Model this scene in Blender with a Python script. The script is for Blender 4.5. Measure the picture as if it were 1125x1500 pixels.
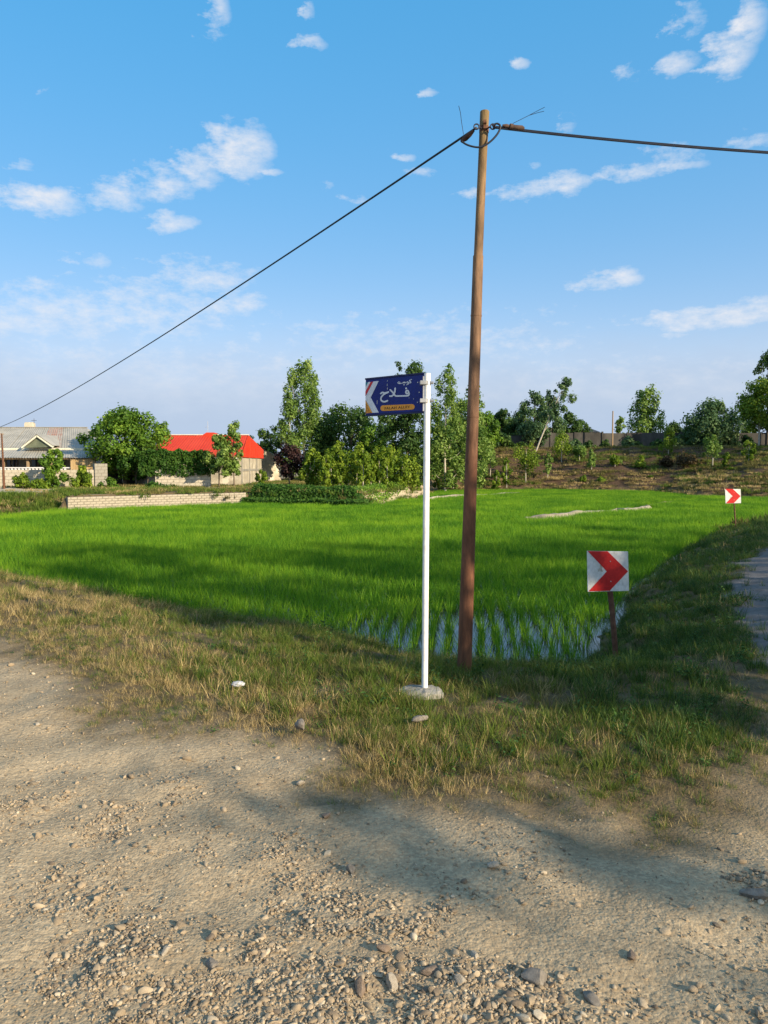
import bpy, bmesh, math, random
import numpy as np
from mathutils import Vector

R = math.radians
SC = bpy.context.scene
for o in list(bpy.data.objects):
    bpy.data.objects.remove(o)
COL = SC.collection

# ------------------------------------------------------------------ camera
F = 1127.0
PITCH = math.atan(68 / F)
CAMZ = 1.6
cam_data = bpy.data.cameras.new('camera')
cam_data.sensor_fit = 'VERTICAL'
cam_data.sensor_height = 24
cam_data.lens = 24 * F / 1500
cam_data.clip_start = 0.05
cam_data.clip_end = 6000
cam = bpy.data.objects.new('camera', cam_data)
cam.location = (0, 0, CAMZ)
cam.rotation_euler = (math.pi / 2 - PITCH, 0, 0)
COL.objects.link(cam)
SC.camera = cam

# ------------------------------------------------------------------ exposure
SC.view_settings.view_transform = 'Standard'
SC.view_settings.look = 'None'
SC.view_settings.exposure = 0.7
SC.view_settings.gamma = 1
SC.view_settings.use_curve_mapping = False

# light paths: enough for foliage and water, no more
SC.cycles.max_bounces = 5
SC.cycles.diffuse_bounces = 3
SC.cycles.glossy_bounces = 2
SC.cycles.transmission_bounces = 3
SC.cycles.transparent_max_bounces = 4

# ------------------------------------------------------------------ sun
SUN_H = Vector((0.78, -0.625, 0)).normalized()
SUN_EL = R(21)
sun_dir = Vector((SUN_H.x * math.cos(SUN_EL), SUN_H.y * math.cos(SUN_EL), math.sin(SUN_EL)))
sd = bpy.data.lights.new('sun', 'SUN')
sd.energy = 5.0
sd.angle = R(0.6)
sd.color = (1.0, 0.83, 0.60)
sun = bpy.data.objects.new('sun', sd)
sun.rotation_euler = sun_dir.to_track_quat('Z', 'Y').to_euler()
sun.location = sun_dir * 50
COL.objects.link(sun)


def ray(px, py):
    cx = (px - 562.5) / F
    cy = -(py - 750) / F
    s, c = math.sin(PITCH), math.cos(PITCH)
    return Vector((cx, cy * s + c, cy * c - s))


def at(px, py, Y):
    d = ray(px, py)
    d = d * (Y / d.y)
    return Vector((d.x, d.y, d.z + CAMZ))


def gnd(px, py, z):
    d = ray(px, py)
    t = (z - CAMZ) / d.z
    return (d.x * t, d.y * t)


# ------------------------------------------------------------------ world: sky and clouds
world = bpy.data.worlds.new('World')
SC.world = world
world.cycles.sampling_method = 'MANUAL'
world.cycles.sample_map_resolution = 256
world.use_nodes = True
nt = world.node_tree
nt.nodes.clear()


def N(tree, typ, **kw):
    n = tree.nodes.new(typ)
    for k, v in kw.items():
        setattr(n, k, v)
    return n


def L(tree, a, b):
    tree.links.new(a, b)


w_out = N(nt, 'ShaderNodeOutputWorld')
w_bg = N(nt, 'ShaderNodeBackground')
w_bg.inputs['Strength'].default_value = 0.10
sky = N(nt, 'ShaderNodeTexSky', sky_type='NISHITA')
sky.sun_disc = False
sky.sun_elevation = SUN_EL
sky.sun_rotation = math.atan2(SUN_H.x, SUN_H.y)
sky.altitude = 0
sky.air_density = 1.0
sky.dust_density = 0.35
sky.ozone_density = 2.2
tc = N(nt, 'ShaderNodeTexCoord')
sep = N(nt, 'ShaderNodeSeparateXYZ')
L(nt, tc.outputs['Generated'], sep.inputs[0])


def wm(op, a, b=None, c=None, clamp=False):
    n = N(nt, 'ShaderNodeMath', operation=op)
    n.use_clamp = clamp
    for i, v in enumerate((a, b, c)):
        if v is None:
            continue
        if isinstance(v, (int, float)):
            n.inputs[i].default_value = v
        else:
            L(nt, v, n.inputs[i])
    return n.outputs[0]


az = wm('ARCTAN2', sep.outputs[0], sep.outputs[1])
el = wm('ARCSINE', sep.outputs[2])
comb = N(nt, 'ShaderNodeCombineXYZ')
L(nt, az, comb.inputs[0])
L(nt, el, comb.inputs[1])
# warped coordinates break up the edges of the clouds
stretch = N(nt, 'ShaderNodeVectorMath', operation='MULTIPLY')
L(nt, comb.outputs[0], stretch.inputs[0])
stretch.inputs[1].default_value = (1.0, 2.0, 1.0)
nz1 = N(nt, 'ShaderNodeTexNoise')
nz1.inputs['Scale'].default_value = 16
nz1.inputs['Detail'].default_value = 7
nz1.inputs['Roughness'].default_value = 0.62
L(nt, stretch.outputs[0], nz1.inputs['Vector'])
wsub = N(nt, 'ShaderNodeVectorMath', operation='SUBTRACT')
L(nt, nz1.outputs['Color'], wsub.inputs[0])
wsub.inputs[1].default_value = (0.5, 0.5, 0.5)
wmul = N(nt, 'ShaderNodeVectorMath', operation='MULTIPLY')
L(nt, wsub.outputs[0], wmul.inputs[0])
wmul.inputs[1].default_value = (0.07, 0.026, 0)
wadd = N(nt, 'ShaderNodeVectorMath', operation='ADD')
L(nt, comb.outputs[0], wadd.inputs[0])
L(nt, wmul.outputs[0], wadd.inputs[1])

CLOUDS = [  # px, py, rx, ry, density
    (345, 222, 52, 32, 1.1), (290, 250, 40, 26, .85), (235, 272, 55, 24, .7), (165, 285, 60, 22, .65),
    (60, 294, 62, 19, 1.0), (245, 325, 40, 12, .8), (30, 242, 28, 10, .45), (130, 382, 30, 12, .4),
    (80, 460, 120, 40, .62), (230, 450, 130, 42, .55), (300, 405, 80, 26, .6), (345, 446, 65, 18, .6), (60, 480, 120, 20, .5),
    (400, 248, 20, 5, .6), (322, 8, 26, 20, .7), (310, 30, 40, 30, .25), (455, 62, 26, 9, .6), (450, 8, 14, 18, .55),
    (1095, 38, 28, 26, 1.0), (1068, 82, 36, 26, 1.0), (990, 95, 32, 14, .9), (1008, 32, 34, 26, .45), (920, 103, 30, 13, .3),
    (766, 94, 13, 8, .75), (630, 135, 13, 4, .6), (590, 231, 22, 7, .65), (620, 251, 38, 9, .45), (480, 267, 12, 7, .5), (515, 288, 30, 6, .5),
    (770, 281, 60, 11, .75), (830, 268, 45, 13, .8), (930, 250, 60, 13, .75), (975, 232, 60, 20, .5), (990, 241, 40, 8, .8), (690, 285, 40, 6, .6),
    (905, 409, 38, 13, .95), (870, 418, 40, 11, .65), (1060, 462, 110, 13, .95), (1120, 455, 80, 14, .9), (838, 180, 16, 13, .4), (1100, 205, 50, 12, .45),
    (985, 490, 35, 5, .35), (620, 500, 280, 44, .34), (250, 545, 400, 50, .3), (900, 565, 360, 46, .3), (785, 246, 14, 5, .4), (62, 128, 8, 11, .35),
]
acc = None
for (px, py, rx, ry, de) in CLOUDS:
    d = ray(px, py).normalized()
    ca, ce = math.atan2(d.x, d.y), math.asin(d.z)
    sc = (math.hypot(d.x, d.y) and 1.0 / ray(px, py).length) / F
    s1 = N(nt, 'ShaderNodeVectorMath', operation='SUBTRACT')
    L(nt, wadd.outputs[0], s1.inputs[0])
    s1.inputs[1].default_value = (ca, ce, 0)
    s2 = N(nt, 'ShaderNodeVectorMath', operation='MULTIPLY')
    L(nt, s1.outputs[0], s2.inputs[0])
    s2.inputs[1].default_value = (1 / (rx * sc * 1.3), 1 / (ry * sc * 1.45), 0)
    s3 = N(nt, 'ShaderNodeVectorMath', operation='DOT_PRODUCT')
    L(nt, s2.outputs[0], s3.inputs[0])
    L(nt, s2.outputs[0], s3.inputs[1])
    v = wm('MULTIPLY_ADD', s3.outputs['Value'], -(.55 + .45 * de), de * .92)
    acc = v if acc is None else wm('MAXIMUM', acc, v)
# added cloud outside the view, thickened to whiten and brighten the ambient light
zc = wm('MAXIMUM', sep.outputs[2], 0.06)
pc = N(nt, 'ShaderNodeCombineXYZ')
L(nt, wm('DIVIDE', sep.outputs[0], zc), pc.inputs[0])
L(nt, wm('DIVIDE', sep.outputs[1], zc), pc.inputs[1])
nz2 = N(nt, 'ShaderNodeTexNoise')
nz2.inputs['Scale'].default_value = 0.9
nz2.inputs['Detail'].default_value = 8
nz2.inputs['Roughness'].default_value = 0.6
L(nt, pc.outputs[0], nz2.inputs['Vector'])
gen = wm('MULTIPLY', wm('SUBTRACT', nz2.outputs[0], 0.42), 5.0)
behind = wm('MULTIPLY', wm('SUBTRACT', wm('MAXIMUM', wm('ABSOLUTE', az), el), 0.56), 4.0, clamp=True)
acc = wm('MAXIMUM', acc, wm('ADD', wm('MULTIPLY', gen, behind), wm('MULTIPLY_ADD', behind, 2.0, -2.0)))
nz3 = N(nt, 'ShaderNodeTexNoise')
nz3.inputs['Scale'].default_value = 32
nz3.inputs['Detail'].default_value = 8
nz3.inputs['Roughness'].default_value = 0.66
L(nt, stretch.outputs[0], nz3.inputs['Vector'])
mask = wm('ADD', wm('MAXIMUM', acc, -2.0), wm('MULTIPLY_ADD', nz3.outputs[0], 2.6, -1.38))
mask = wm('MULTIPLY', wm('MULTIPLY', mask, .85, clamp=True), 0.9)
# clear evening air: a little deeper and more even than the model's
hsv = N(nt, 'ShaderNodeSeparateColor', mode='HSV')
L(nt, sky.outputs[0], hsv.inputs[0])
sat = wm('MAXIMUM', wm('MULTIPLY', wm('POWER', hsv.outputs[1], 1.84), 1.80, clamp=True), 0.20)
val = wm('MULTIPLY', wm('POWER', hsv.outputs[2], 0.277), 3.6)
rgbs = N(nt, 'ShaderNodeCombineColor', mode='HSV')
rgbs.inputs[0].default_value = 0.593
L(nt, sat, rgbs.inputs[1])
L(nt, val, rgbs.inputs[2])
mixc = N(nt, 'ShaderNodeMix', data_type='RGBA')
L(nt, mask, mixc.inputs['Factor'])
L(nt, rgbs.outputs[0], mixc.inputs[6])
mixc.inputs[7].default_value = (5.3, 5.35, 5.6, 1)
# a dull bank of evening haze lies along the whole horizon
mr = N(nt, 'ShaderNodeMapRange', interpolation_type='SMOOTHSTEP')
L(nt, wm('ADD', el, wm('MULTIPLY_ADD', nz1.outputs[0], .08, -.04)), mr.inputs[0])
for i_, v_ in enumerate((.045, .19, .92, 0.0)):
    mr.inputs[i_ + 1].default_value = v_
mixh = N(nt, 'ShaderNodeMix', data_type='RGBA')
L(nt, mr.outputs[0], mixh.inputs['Factor'])
L(nt, mixc.outputs[2], mixh.inputs[6])
mixh.inputs[7].default_value = (2.9, 3.62, 4.75, 1)
L(nt, mixh.outputs[2], w_bg.inputs['Color'])
L(nt, w_bg.outputs[0], w_out.inputs[0])

# ------------------------------------------------------------------ numpy noise
rng = np.random.default_rng(7)
random.seed(7)


def _hash(ix, iy, seed):
    n = (ix.astype(np.int64) * 374761393 + iy.astype(np.int64) * 668265263 + seed * 1442695041) & 0x7fffffff
    n = ((n ^ (n >> 13)) * 1274126177) & 0x7fffffff
    n = n ^ (n >> 16)
    return (n & 0xffff) / 65535.0


def vnoise(x, y, seed=0):
    x = np.asarray(x, float)
    y = np.asarray(y, float)
    ix, iy = np.floor(x), np.floor(y)
    fx, fy = x - ix, y - iy
    fx = fx * fx * (3 - 2 * fx)
    fy = fy * fy * (3 - 2 * fy)
    a = _hash(ix, iy, seed)
    b = _hash(ix + 1, iy, seed)
    c = _hash(ix, iy + 1, seed)
    d = _hash(ix + 1, iy + 1, seed)
    return (a * (1 - fx) + b * fx) * (1 - fy) + (c * (1 - fx) + d * fx) * fy


def fbm(x, y, seed=0, oct=4):
    s, a, t = 0, 0.5, 0
    for i in range(oct):
        s = s + a * vnoise(np.asarray(x) * 2 ** i, np.asarray(y) * 2 ** i, seed + i)
        t += a
        a *= 0.5
    return s / t


def sstep(a, b, x):
    t = np.clip((np.asarray(x, float) - a) / (b - a), 0, 1)
    return t * t * (3 - 2 * t)


def poly_sd(x, y, poly):
    """signed distance to a polygon, negative inside"""
    x = np.asarray(x, float)
    y = np.asarray(y, float)
    d2 = np.full(x.shape, 1e18)
    inside = np.zeros(x.shape, bool)
    n = len(poly)
    for i in range(n):
        x1, y1 = poly[i]
        x2, y2 = poly[(i + 1) % n]
        ex, ey = x2 - x1, y2 - y1
        t = np.clip(((x - x1) * ex + (y - y1) * ey) / (ex * ex + ey * ey + 1e-12), 0, 1)
        dx, dy = x - x1 - t * ex, y - y1 - t * ey
        d2 = np.minimum(d2, dx * dx + dy * dy)
        c = (y1 > y) != (y2 > y)
        with np.errstate(divide='ignore', invalid='ignore'):
            xi = (x2 - x1) * (y - y1) / (y2 - y1 + 1e-15) + x1
        inside ^= c & (x < xi)
    d = np.sqrt(d2)
    return np.where(inside, -d, d)


# ------------------------------------------------------------------ plan of the place
ZW = -0.55
WL = gnd(98, 749, ZW)
WR = gnd(359, 739, ZW)
FIELD = [(-24, 28), (-14, 20.5), gnd(0, 848, ZW), gnd(300, 908, ZW), gnd(520, 950, ZW), gnd(700, 985, ZW), gnd(850, 992, ZW),
         gnd(888, 920, ZW), gnd(930, 862, ZW), gnd(1000, 808, ZW), gnd(1060, 778, ZW), gnd(1125, 772, ZW), (26, 24), (40, 28), (46, 44),
         gnd(1125, 731, ZW), gnd(1010, 728, ZW), gnd(960, 721.5, ZW), gnd(800, 719, ZW), gnd(640, 720, ZW),
         gnd(612, 729, ZW), gnd(530, 743, ZW), gnd(440, 741, ZW), WR, WL, gnd(50, 753, ZW), gnd(0, 758, ZW), (-28, 34)]
ROAD = [(-60, -60), (-60, 40), (-20, 14.5), gnd(0, 945, 0), gnd(80, 975, 0), gnd(150, 1015, 0), gnd(230, 1065, 0), gnd(330, 1100, 0),
        gnd(420, 1125, 0), gnd(470, 1160, 0), gnd(600, 1185, 0), gnd(760, 1185, 0), gnd(900, 1200, 0), gnd(1000, 1225, 0),
        gnd(1125, 1210, 0), (2.4, 4.0), (3.0, 5.5), (4, 5), (9, 2), (60, 6), (60, -60)]
PATH = [(2.4, 3.2), (3.05, 5.5), gnd(1090, 930, 0), gnd(1078, 870, 0), gnd(1092, 812, 0), gnd(1120, 792, 0), (9.5, 17), (17, 20.5), (40, 24), (40, 20), (19, 17), (12, 13.5), (8.5, 8), (6.5, 3), (5, -2), (2, 0)]
LANE = [(-60, 47.5), (-60, 40), (-26, 41), gnd(0, 727, .1), gnd(90, 724, .1), gnd(130, 719, .1), (-9.5, 46.5), (-9, 49), (-16, 49.3), gnd(0, 716.5, .1)]


def zones(x, y):
    s = poly_sd(x, y, FIELD)
    near = np.asarray(y) < 30
    wob = (fbm(x * 1.1, y * 1.1, 31) - .5) * 1.1 * sstep(.5, 3, y) + (fbm(x * 5, y * 5, 35) - .5) * .35
    road = 1 - sstep(-.34, .34, poly_sd(x, y, ROAD) + wob)
    path = 1 - sstep(-.12, .12, poly_sd(x, y, PATH) + (fbm(x * 1.6, y * 1.6, 41) - .5) * .9)
    lane = 1 - sstep(-.5, .5, poly_sd(x, y, LANE) + (fbm(x * .7, y * .7, 51) - .5) * 1.5)
    return s, road, path, lane


def height(x, y, s=None, road=None):
    x = np.asarray(x, float)
    y = np.asarray(y, float)
    if s is None:
        s, road, _, _ = zones(x, y)
    s = s + np.where(s > -1.0, (fbm(x * 2.6, y * 2.6, 23) - .33) * .7 * (1 - sstep(26, 30, y)), 0)
    # what the field edge climbs to, and over how wide a slope
    left = sstep(25, 31, y) * (1 - sstep(2.5, 9, x + np.maximum(0, 50 - y) * .4))
    far = sstep(47, 54, y) * sstep(2.5, 8, x)
    far = np.maximum(far, sstep(44, 50, y + (x - 20) * .35) * sstep(14, 20, x))
    top = 0.0 * x
    W = 2.6 + 0 * x
    top = top * (1 - left) + 0.18 * left
    Wl = np.where(x < WL[0] - .2, 4.5, np.where(x < WR[0] + .1, .22, .9))
    W = W * (1 - left) + Wl * left
    top = top * (1 - far) + 3.3 * far
    W = W * (1 - far) + 13.0 * far
    t = np.clip(s / np.maximum(W, .05), 0, 1)
    ramp = np.where(far > .5, t ** .85, np.where(y < 30, 1 - (1 - t) ** 2, t * t * (3 - 2 * t)))
    z = -0.66 + (top + .66) * ramp
    z = np.where(s < 0, np.maximum(-0.66 - .2 * np.minimum(-s, .3), -.7), z)
    # relief
    am = np.clip(s * 1.2, 0, 1)
    z = z + am * (fbm(x * .9, y * .9, 3) - .5) * .16 * (1 - .6 * road) * (1 + far * 2.2)
    z = z + am * (fbm(x * 4, y * 4, 9) - .5) * .05
    z = z + road * (fbm(x * 9, y * 9, 13) - .5) * .03
    # a shallow hollow of the junction and wheel tracks
    return z


def hz(x, y):
    return float(height(np.array([x]), np.array([y]))[0])


# ------------------------------------------------------------------ material helpers
def new_mat(name):
    m = bpy.data.materials.new(name)
    m.use_nodes = True
    t = m.node_tree
    t.nodes.clear()
    out = N(t, 'ShaderNodeOutputMaterial')
    p = N(t, 'ShaderNodeBsdfPrincipled')
    L(t, p.outputs[0], out.inputs[0])
    return m, t, p, out


def tnoise(t, vec, scale, detail=4, rough=.55, dist=0):
    n = N(t, 'ShaderNodeTexNoise')
    n.inputs['Scale'].default_value = scale
    n.inputs['Detail'].default_value = detail
    n.inputs['Roughness'].default_value = rough
    n.inputs['Distortion'].default_value = dist
    if vec is not None:
        L(t, vec, n.inputs['Vector'])
    return n.outputs[0]


def tramp(t, fac, stops):
    r = N(t, 'ShaderNodeValToRGB')
    e = r.color_ramp.elements
    while len(e) < len(stops):
        e.new(.5)
    for el_, (p, c) in zip(e, stops):
        el_.position = p
        el_.color = (*c, 1) if len(c) == 3 else c
    L(t, fac, r.inputs[0])
    return r.outputs[0]


def tmix(t, fac, a, b, mode='MIX'):
    n = N(t, 'ShaderNodeMix', data_type='RGBA', blend_type=mode)
    for i, v in ((0, fac), (6, a), (7, b)):
        if isinstance(v, (int, float)):
            n.inputs[i].default_value = v
        elif isinstance(v, tuple):
            n.inputs[i].default_value = (*v, 1)
        else:
            L(t, v, n.inputs[i])
    return n.outputs[2]


def tmath(t, op, a, b=None, clamp=False):
    n = N(t, 'ShaderNodeMath', operation=op)
    n.use_clamp = clamp
    for i, v in enumerate((a, b)):
        if v is None:
            continue
        if isinstance(v, (int, float)):
            n.inputs[i].default_value = v
        else:
            L(t, v, n.inputs[i])
    return n.outputs[0]


def tpos(t):
    return N(t, 'ShaderNodeNewGeometry').outputs['Position']


def tbump(t, p, h, strength=.4, dist=.02):
    b = N(t, 'ShaderNodeBump')
    b.inputs['Strength'].default_value = strength
    b.inputs['Distance'].default_value = dist
    L(t, h, b.inputs['Height'])
    L(t, b.outputs[0], p.inputs['Normal'])


def worn(name, c1, c2, scale=3, rough=.8, bump=.3, bdist=.01, fine=40, metal=0, stops=(.35, .65), stretch=None, fleck=None):
    """an uneven surface: two tones in blotches with fine grain"""
    m, t, p, out = new_mat(name)
    v = N(t, 'ShaderNodeTexCoord').outputs['Object']
    if stretch:
        mp = N(t, 'ShaderNodeMapping')
        mp.inputs['Scale'].default_value = stretch
        L(t, v, mp.inputs[0])
        v = mp.outputs[0]
    big = tnoise(t, v, scale, 6, .62)
    fn = tnoise(t, v, fine, 4, .6)
    c = tramp(t, big, [(stops[0], c1), (stops[1], c2)])
    c = tmix(t, .35, c, tramp(t, fn, [(.3, (.55, .55, .55)), (.7, (1.25, 1.25, 1.25))]), 'MULTIPLY')
    if fleck:
        fk = tramp(t, tnoise(t, v, fleck[1], 5, .65), [(fleck[2], (0, 0, 0)), (fleck[2] + .07, (1, 1, 1))])
        c = tmix(t, fk, c, fleck[0])
    L(t, c, p.inputs['Base Color'])
    p.inputs['Roughness'].default_value = rough
    p.inputs['Metallic'].default_value = metal
    p.inputs['Specular IOR Level'].default_value = .3
    tbump(t, p, fn, bump, bdist)
    return m


def leafy(name, dark, mid, light, trans=.35, rough=.55, attr='ran', inst=0.0, patch=0.0):
    m, t, p, out = new_mat(name)
    a = N(t, 'ShaderNodeAttribute', attribute_name=attr)
    fac = a.outputs['Fac']
    if inst:
        oi = N(t, 'ShaderNodeObjectInfo')
        fac = tmath(t, 'ADD', fac, tmath(t, 'MULTIPLY', tmath(t, 'SUBTRACT', oi.outputs['Random'], .5), inst), clamp=True)
    if patch:
        pn = tnoise(t, tpos(t), .35, 4, .6)
        fac = tmath(t, 'ADD', fac, tmath(t, 'MULTIPLY', tmath(t, 'SUBTRACT', pn, .5), patch), clamp=True)
    c = tramp(t, fac, [(0, dark), (.5, mid), (1, light)])
    L(t, c, p.inputs['Base Color'])
    p.inputs['Roughness'].default_value = rough
    p.inputs['Specular IOR Level'].default_value = .2
    tr = N(t, 'ShaderNodeBsdfTranslucent')
    L(t, tmix(t, .5, c, (1.0, 1.0, .35), 'MULTIPLY'), tr.inputs['Color'])
    mx = N(t, 'ShaderNodeMixShader')
    mx.inputs[0].default_value = trans
    L(t, p.outputs[0], mx.inputs[1])
    L(t, tr.outputs[0], mx.inputs[2])
    L(t, mx.outputs[0], out.inputs[0])
    return m


# ground: one material for the whole sheet, its zones carried by the mesh
def ground_material():
    m, t, p, out = new_mat('ground_earth')
    pos = tpos(t)
    za = N(t, 'ShaderNodeAttribute', attribute_name='zone')
    zs = N(t, 'ShaderNodeSeparateColor')
    L(t, za.outputs['Color'], zs.inputs[0])
    road, path, lane = zs.outputs[0], zs.outputs[1], zs.outputs[2]
    bank = za.outputs['Alpha']
    n1 = tnoise(t, pos, .9, 6, .6)
    n2 = tnoise(t, pos, 7, 6, .65)
    n3 = tnoise(t, pos, 45, 5, .65)
    vor = N(t, 'ShaderNodeTexVoronoi')
    vor.inputs['Scale'].default_value = 85
    L(t, pos, vor.inputs['Vector'])
    vor2 = N(t, 'ShaderNodeTexVoronoi')
    vor2.inputs['Scale'].default_value = 38
    L(t, pos, vor2.inputs['Vector'])
    soil = tramp(t, n2, [(.25, (.070, .052, .030)), (.55, (.125, .094, .052)), (.8, (.19, .145, .08))])
    gravel = tramp(t, n1, [(.3, (.33, .26, .168)), (.7, (.465, .372, .246))])
    gravel = tmix(t, .55, gravel, tramp(t, n2, [(.25, (.62, .60, .58)), (.75, (1.18, 1.16, 1.12))]), 'MULTIPLY')
    grit = N(t, 'ShaderNodeSeparateColor')
    L(t, vor.outputs['Color'], grit.inputs[0])
    gravel = tmix(t, .5, gravel, tramp(t, grit.outputs[0], [(0, (.55, .53, .52)), (.7, (1.05, 1.03, 1.0)), (1, (1.4, 1.38, 1.34))]), 'MULTIPLY')
    asphalt = tramp(t, n2, [(.3, (.10, .095, .092)), (.7, (.17, .16, .155))])
    dust = tramp(t, n1, [(.3, (.36, .30, .20)), (.7, (.48, .42, .30))])
    earth = tramp(t, n2, [(.3, (.042, .027, .016)), (.55, (.096, .060, .036)), (.75, (.162, .102, .063))])
    c = tmix(t, bank, soil, earth)
    c = tmix(t, lane, c, dust)
    c = tmix(t, road, c, gravel)
    c = tmix(t, path, c, asphalt)
    L(t, c, p.inputs['Base Color'])
    p.inputs['Roughness'].default_value = .95
    p.inputs['Specular IOR Level'].default_value = .12
    inv = tmath(t, 'SUBTRACT', 1, vor.outputs['Distance'])
    inv2 = tmath(t, 'SUBTRACT', 1, vor2.outputs['Distance'])
    h = tmath(t, 'ADD', tmath(t, 'MULTIPLY', inv, .35), tmath(t, 'ADD', tmath(t, 'MULTIPLY', n3, .9), tmath(t, 'MULTIPLY', inv2, .5)))
    tbump(t, p, h, .42, .02)
    return m


M = {}
M['ground'] = ground_material()


def mesh_from_quads(name, V, Q, mat=None, attrs=None, smooth=False):
    me = bpy.data.meshes.new(name)
    V = np.ascontiguousarray(V, np.float32)
    Q = np.ascontiguousarray(Q, np.int32)
    k = Q.shape[1]
    me.vertices.add(len(V))
    me.vertices.foreach_set('co', V.ravel())
    me.loops.add(Q.size)
    me.loops.foreach_set('vertex_index', Q.ravel())
    me.polygons.add(len(Q))
    me.polygons.foreach_set('loop_start', np.arange(0, Q.size, k, dtype=np.int32))
    me.polygons.foreach_set('loop_total', np.full(len(Q), k, np.int32))
    if smooth:
        me.polygons.foreach_set('use_smooth', np.ones(len(Q), bool))
    if attrs:
        for an, (typ, data) in attrs.items():
            a = me.attributes.new(an, typ, 'POINT')
            key = 'color' if typ == 'FLOAT_COLOR' else ('vector' if typ == 'FLOAT_VECTOR' else 'value')
            a.data.foreach_set(key, np.ascontiguousarray(data, np.float32 if typ != 'INT' else np.int32).ravel())
    me.update(calc_edges=True)
    if mat:
        me.materials.append(mat)
    return me


def link(name, me, parent=None):
    o = bpy.data.objects.new(name, me)
    COL.objects.link(o)
    if parent:
        o.parent = parent
    return o


def wloc(o):
    v = Vector((0, 0, 0))
    while o is not None:
        v = v + o.location
        o = o.parent
    return v


def tag(o, label=None, cat=None, group=None, kind=None):
    if label:
        o['label'] = label
    if cat:
        o['category'] = cat
    if group:
        o['group'] = group
    if kind:
        o['kind'] = kind
    return o


def thing(name, label, cat, loc, group=None):
    o = bpy.data.objects.new(name, None)
    o.empty_display_size = .2
    o.location = loc
    COL.objects.link(o)
    return tag(o, label, cat, group)


# ------------------------------------------------------------------ the ground sheet
def lines(spec):
    out = [spec[0]]
    for end, step in spec[1]:
        while out[-1] < end - 1e-6:
            out.append(min(end, out[-1] + step))
    return np.array(out)


xp = lines((0, [(4.2, .06), (9, .12), (30, .32), (70, 3), (200, 15), (1200, 120)]))
xs = np.concatenate([-xp[:0:-1], xp])
ys = lines((-90, [(-10, 10), (0, .8), (1.2, .15), (8.5, .06), (14, .12), (30, .25), (66, .36), (90, .8), (200, 12), (2600, 200)]))
GX, GY = np.meshgrid(xs, ys)
gx, gy = GX.ravel(), GY.ravel()
S_, RD, PT, LN = zones(gx, gy)
GZ = height(gx, gy, S_, RD)
farw = sstep(.5, 1.5, S_) * sstep(47, 54, gy + np.maximum(0, gx - 14) * .3) * sstep(3, 8, gx)
ter = sstep(.2, 1.0, S_) * sstep(30, 36, gy) * (1 - sstep(2, 6, gx))
LNt = np.maximum(LN, ter * .55 * sstep(.4, .62, fbm(gx * .35, gy * .35, 77)))
edge = sstep(0, .25, S_) * (1 - sstep(.7, 1.4, S_)) * sstep(38, 39.5, gy) * sstep(-1.9, -1.0, gx) * (1 - sstep(3, 4, gx))
LNt = np.maximum(LNt, edge * .9)
zone = np.stack([RD, PT * (1 - .0 * RD), LNt, farw], 1)
nx, ny = len(xs), len(ys)
ii = (np.arange(ny - 1)[:, None] * nx + np.arange(nx - 1)[None, :]).ravel()
quads = np.stack([ii, ii + 1, ii + nx + 1, ii + nx], 1)
verts = np.stack([gx, gy, GZ], 1)


def fmean(a):
    return a[quads].mean(1)


cls = np.zeros(len(quads), int)
cls[fmean(farw) > .5] = 5
cls[fmean(LN) > .5] = 3
cls[fmean(RD) > .5] = 1
cls[fmean(PT) > .5] = 2
cls[fmean(S_) < 0] = 4
for k, nm in ((0, 'ground'), (1, 'gravel_road'), (2, 'paved_path'), (3, 'dirt_lane'), (4, 'paddy_bed'), (5, 'embankment')):
    q = quads[cls == k]
    used, inv = np.unique(q.ravel(), return_inverse=True)
    me = mesh_from_quads(nm, verts[used], inv.reshape(-1, 4), M['ground'], {'zone': ('FLOAT_COLOR', zone[used])}, smooth=True)
    tag(link(nm, me), kind='structure')

# water of the paddy
m, t, p, out = new_mat('paddy_water')
p.inputs['Base Color'].default_value = (.03, .032, .028, 1)
p.inputs['Roughness'].default_value = .06
p.inputs['IOR'].default_value = 1.33
tbump(t, p, tnoise(t, tpos(t), 5, 3), .05, .01)
bm = bmesh.new()
WPOLY = []
for i in range(len(FIELD)):        # the sheet runs a little under the banks
    a_, b_, c_ = Vector(FIELD[i - 1]), Vector(FIELD[i]), Vector(FIELD[(i + 1) % len(FIELD)])
    d_ = ((b_ - a_).normalized() + (c_ - b_).normalized()).normalized()
    WPOLY.append(b_ + Vector((d_.y, -d_.x)) * (.45 if b_.y < 26 else .1))
fv = [bm.verts.new((q.x, q.y, ZW)) for q in WPOLY]
f = bm.faces.new(fv)
bmesh.ops.triangulate(bm, faces=[f])
me = bpy.data.meshes.new('paddy_water')
bm.to_mesh(me)
bm.free()
me.materials.append(m)
tag(link('paddy_water', me), kind='structure')


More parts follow.
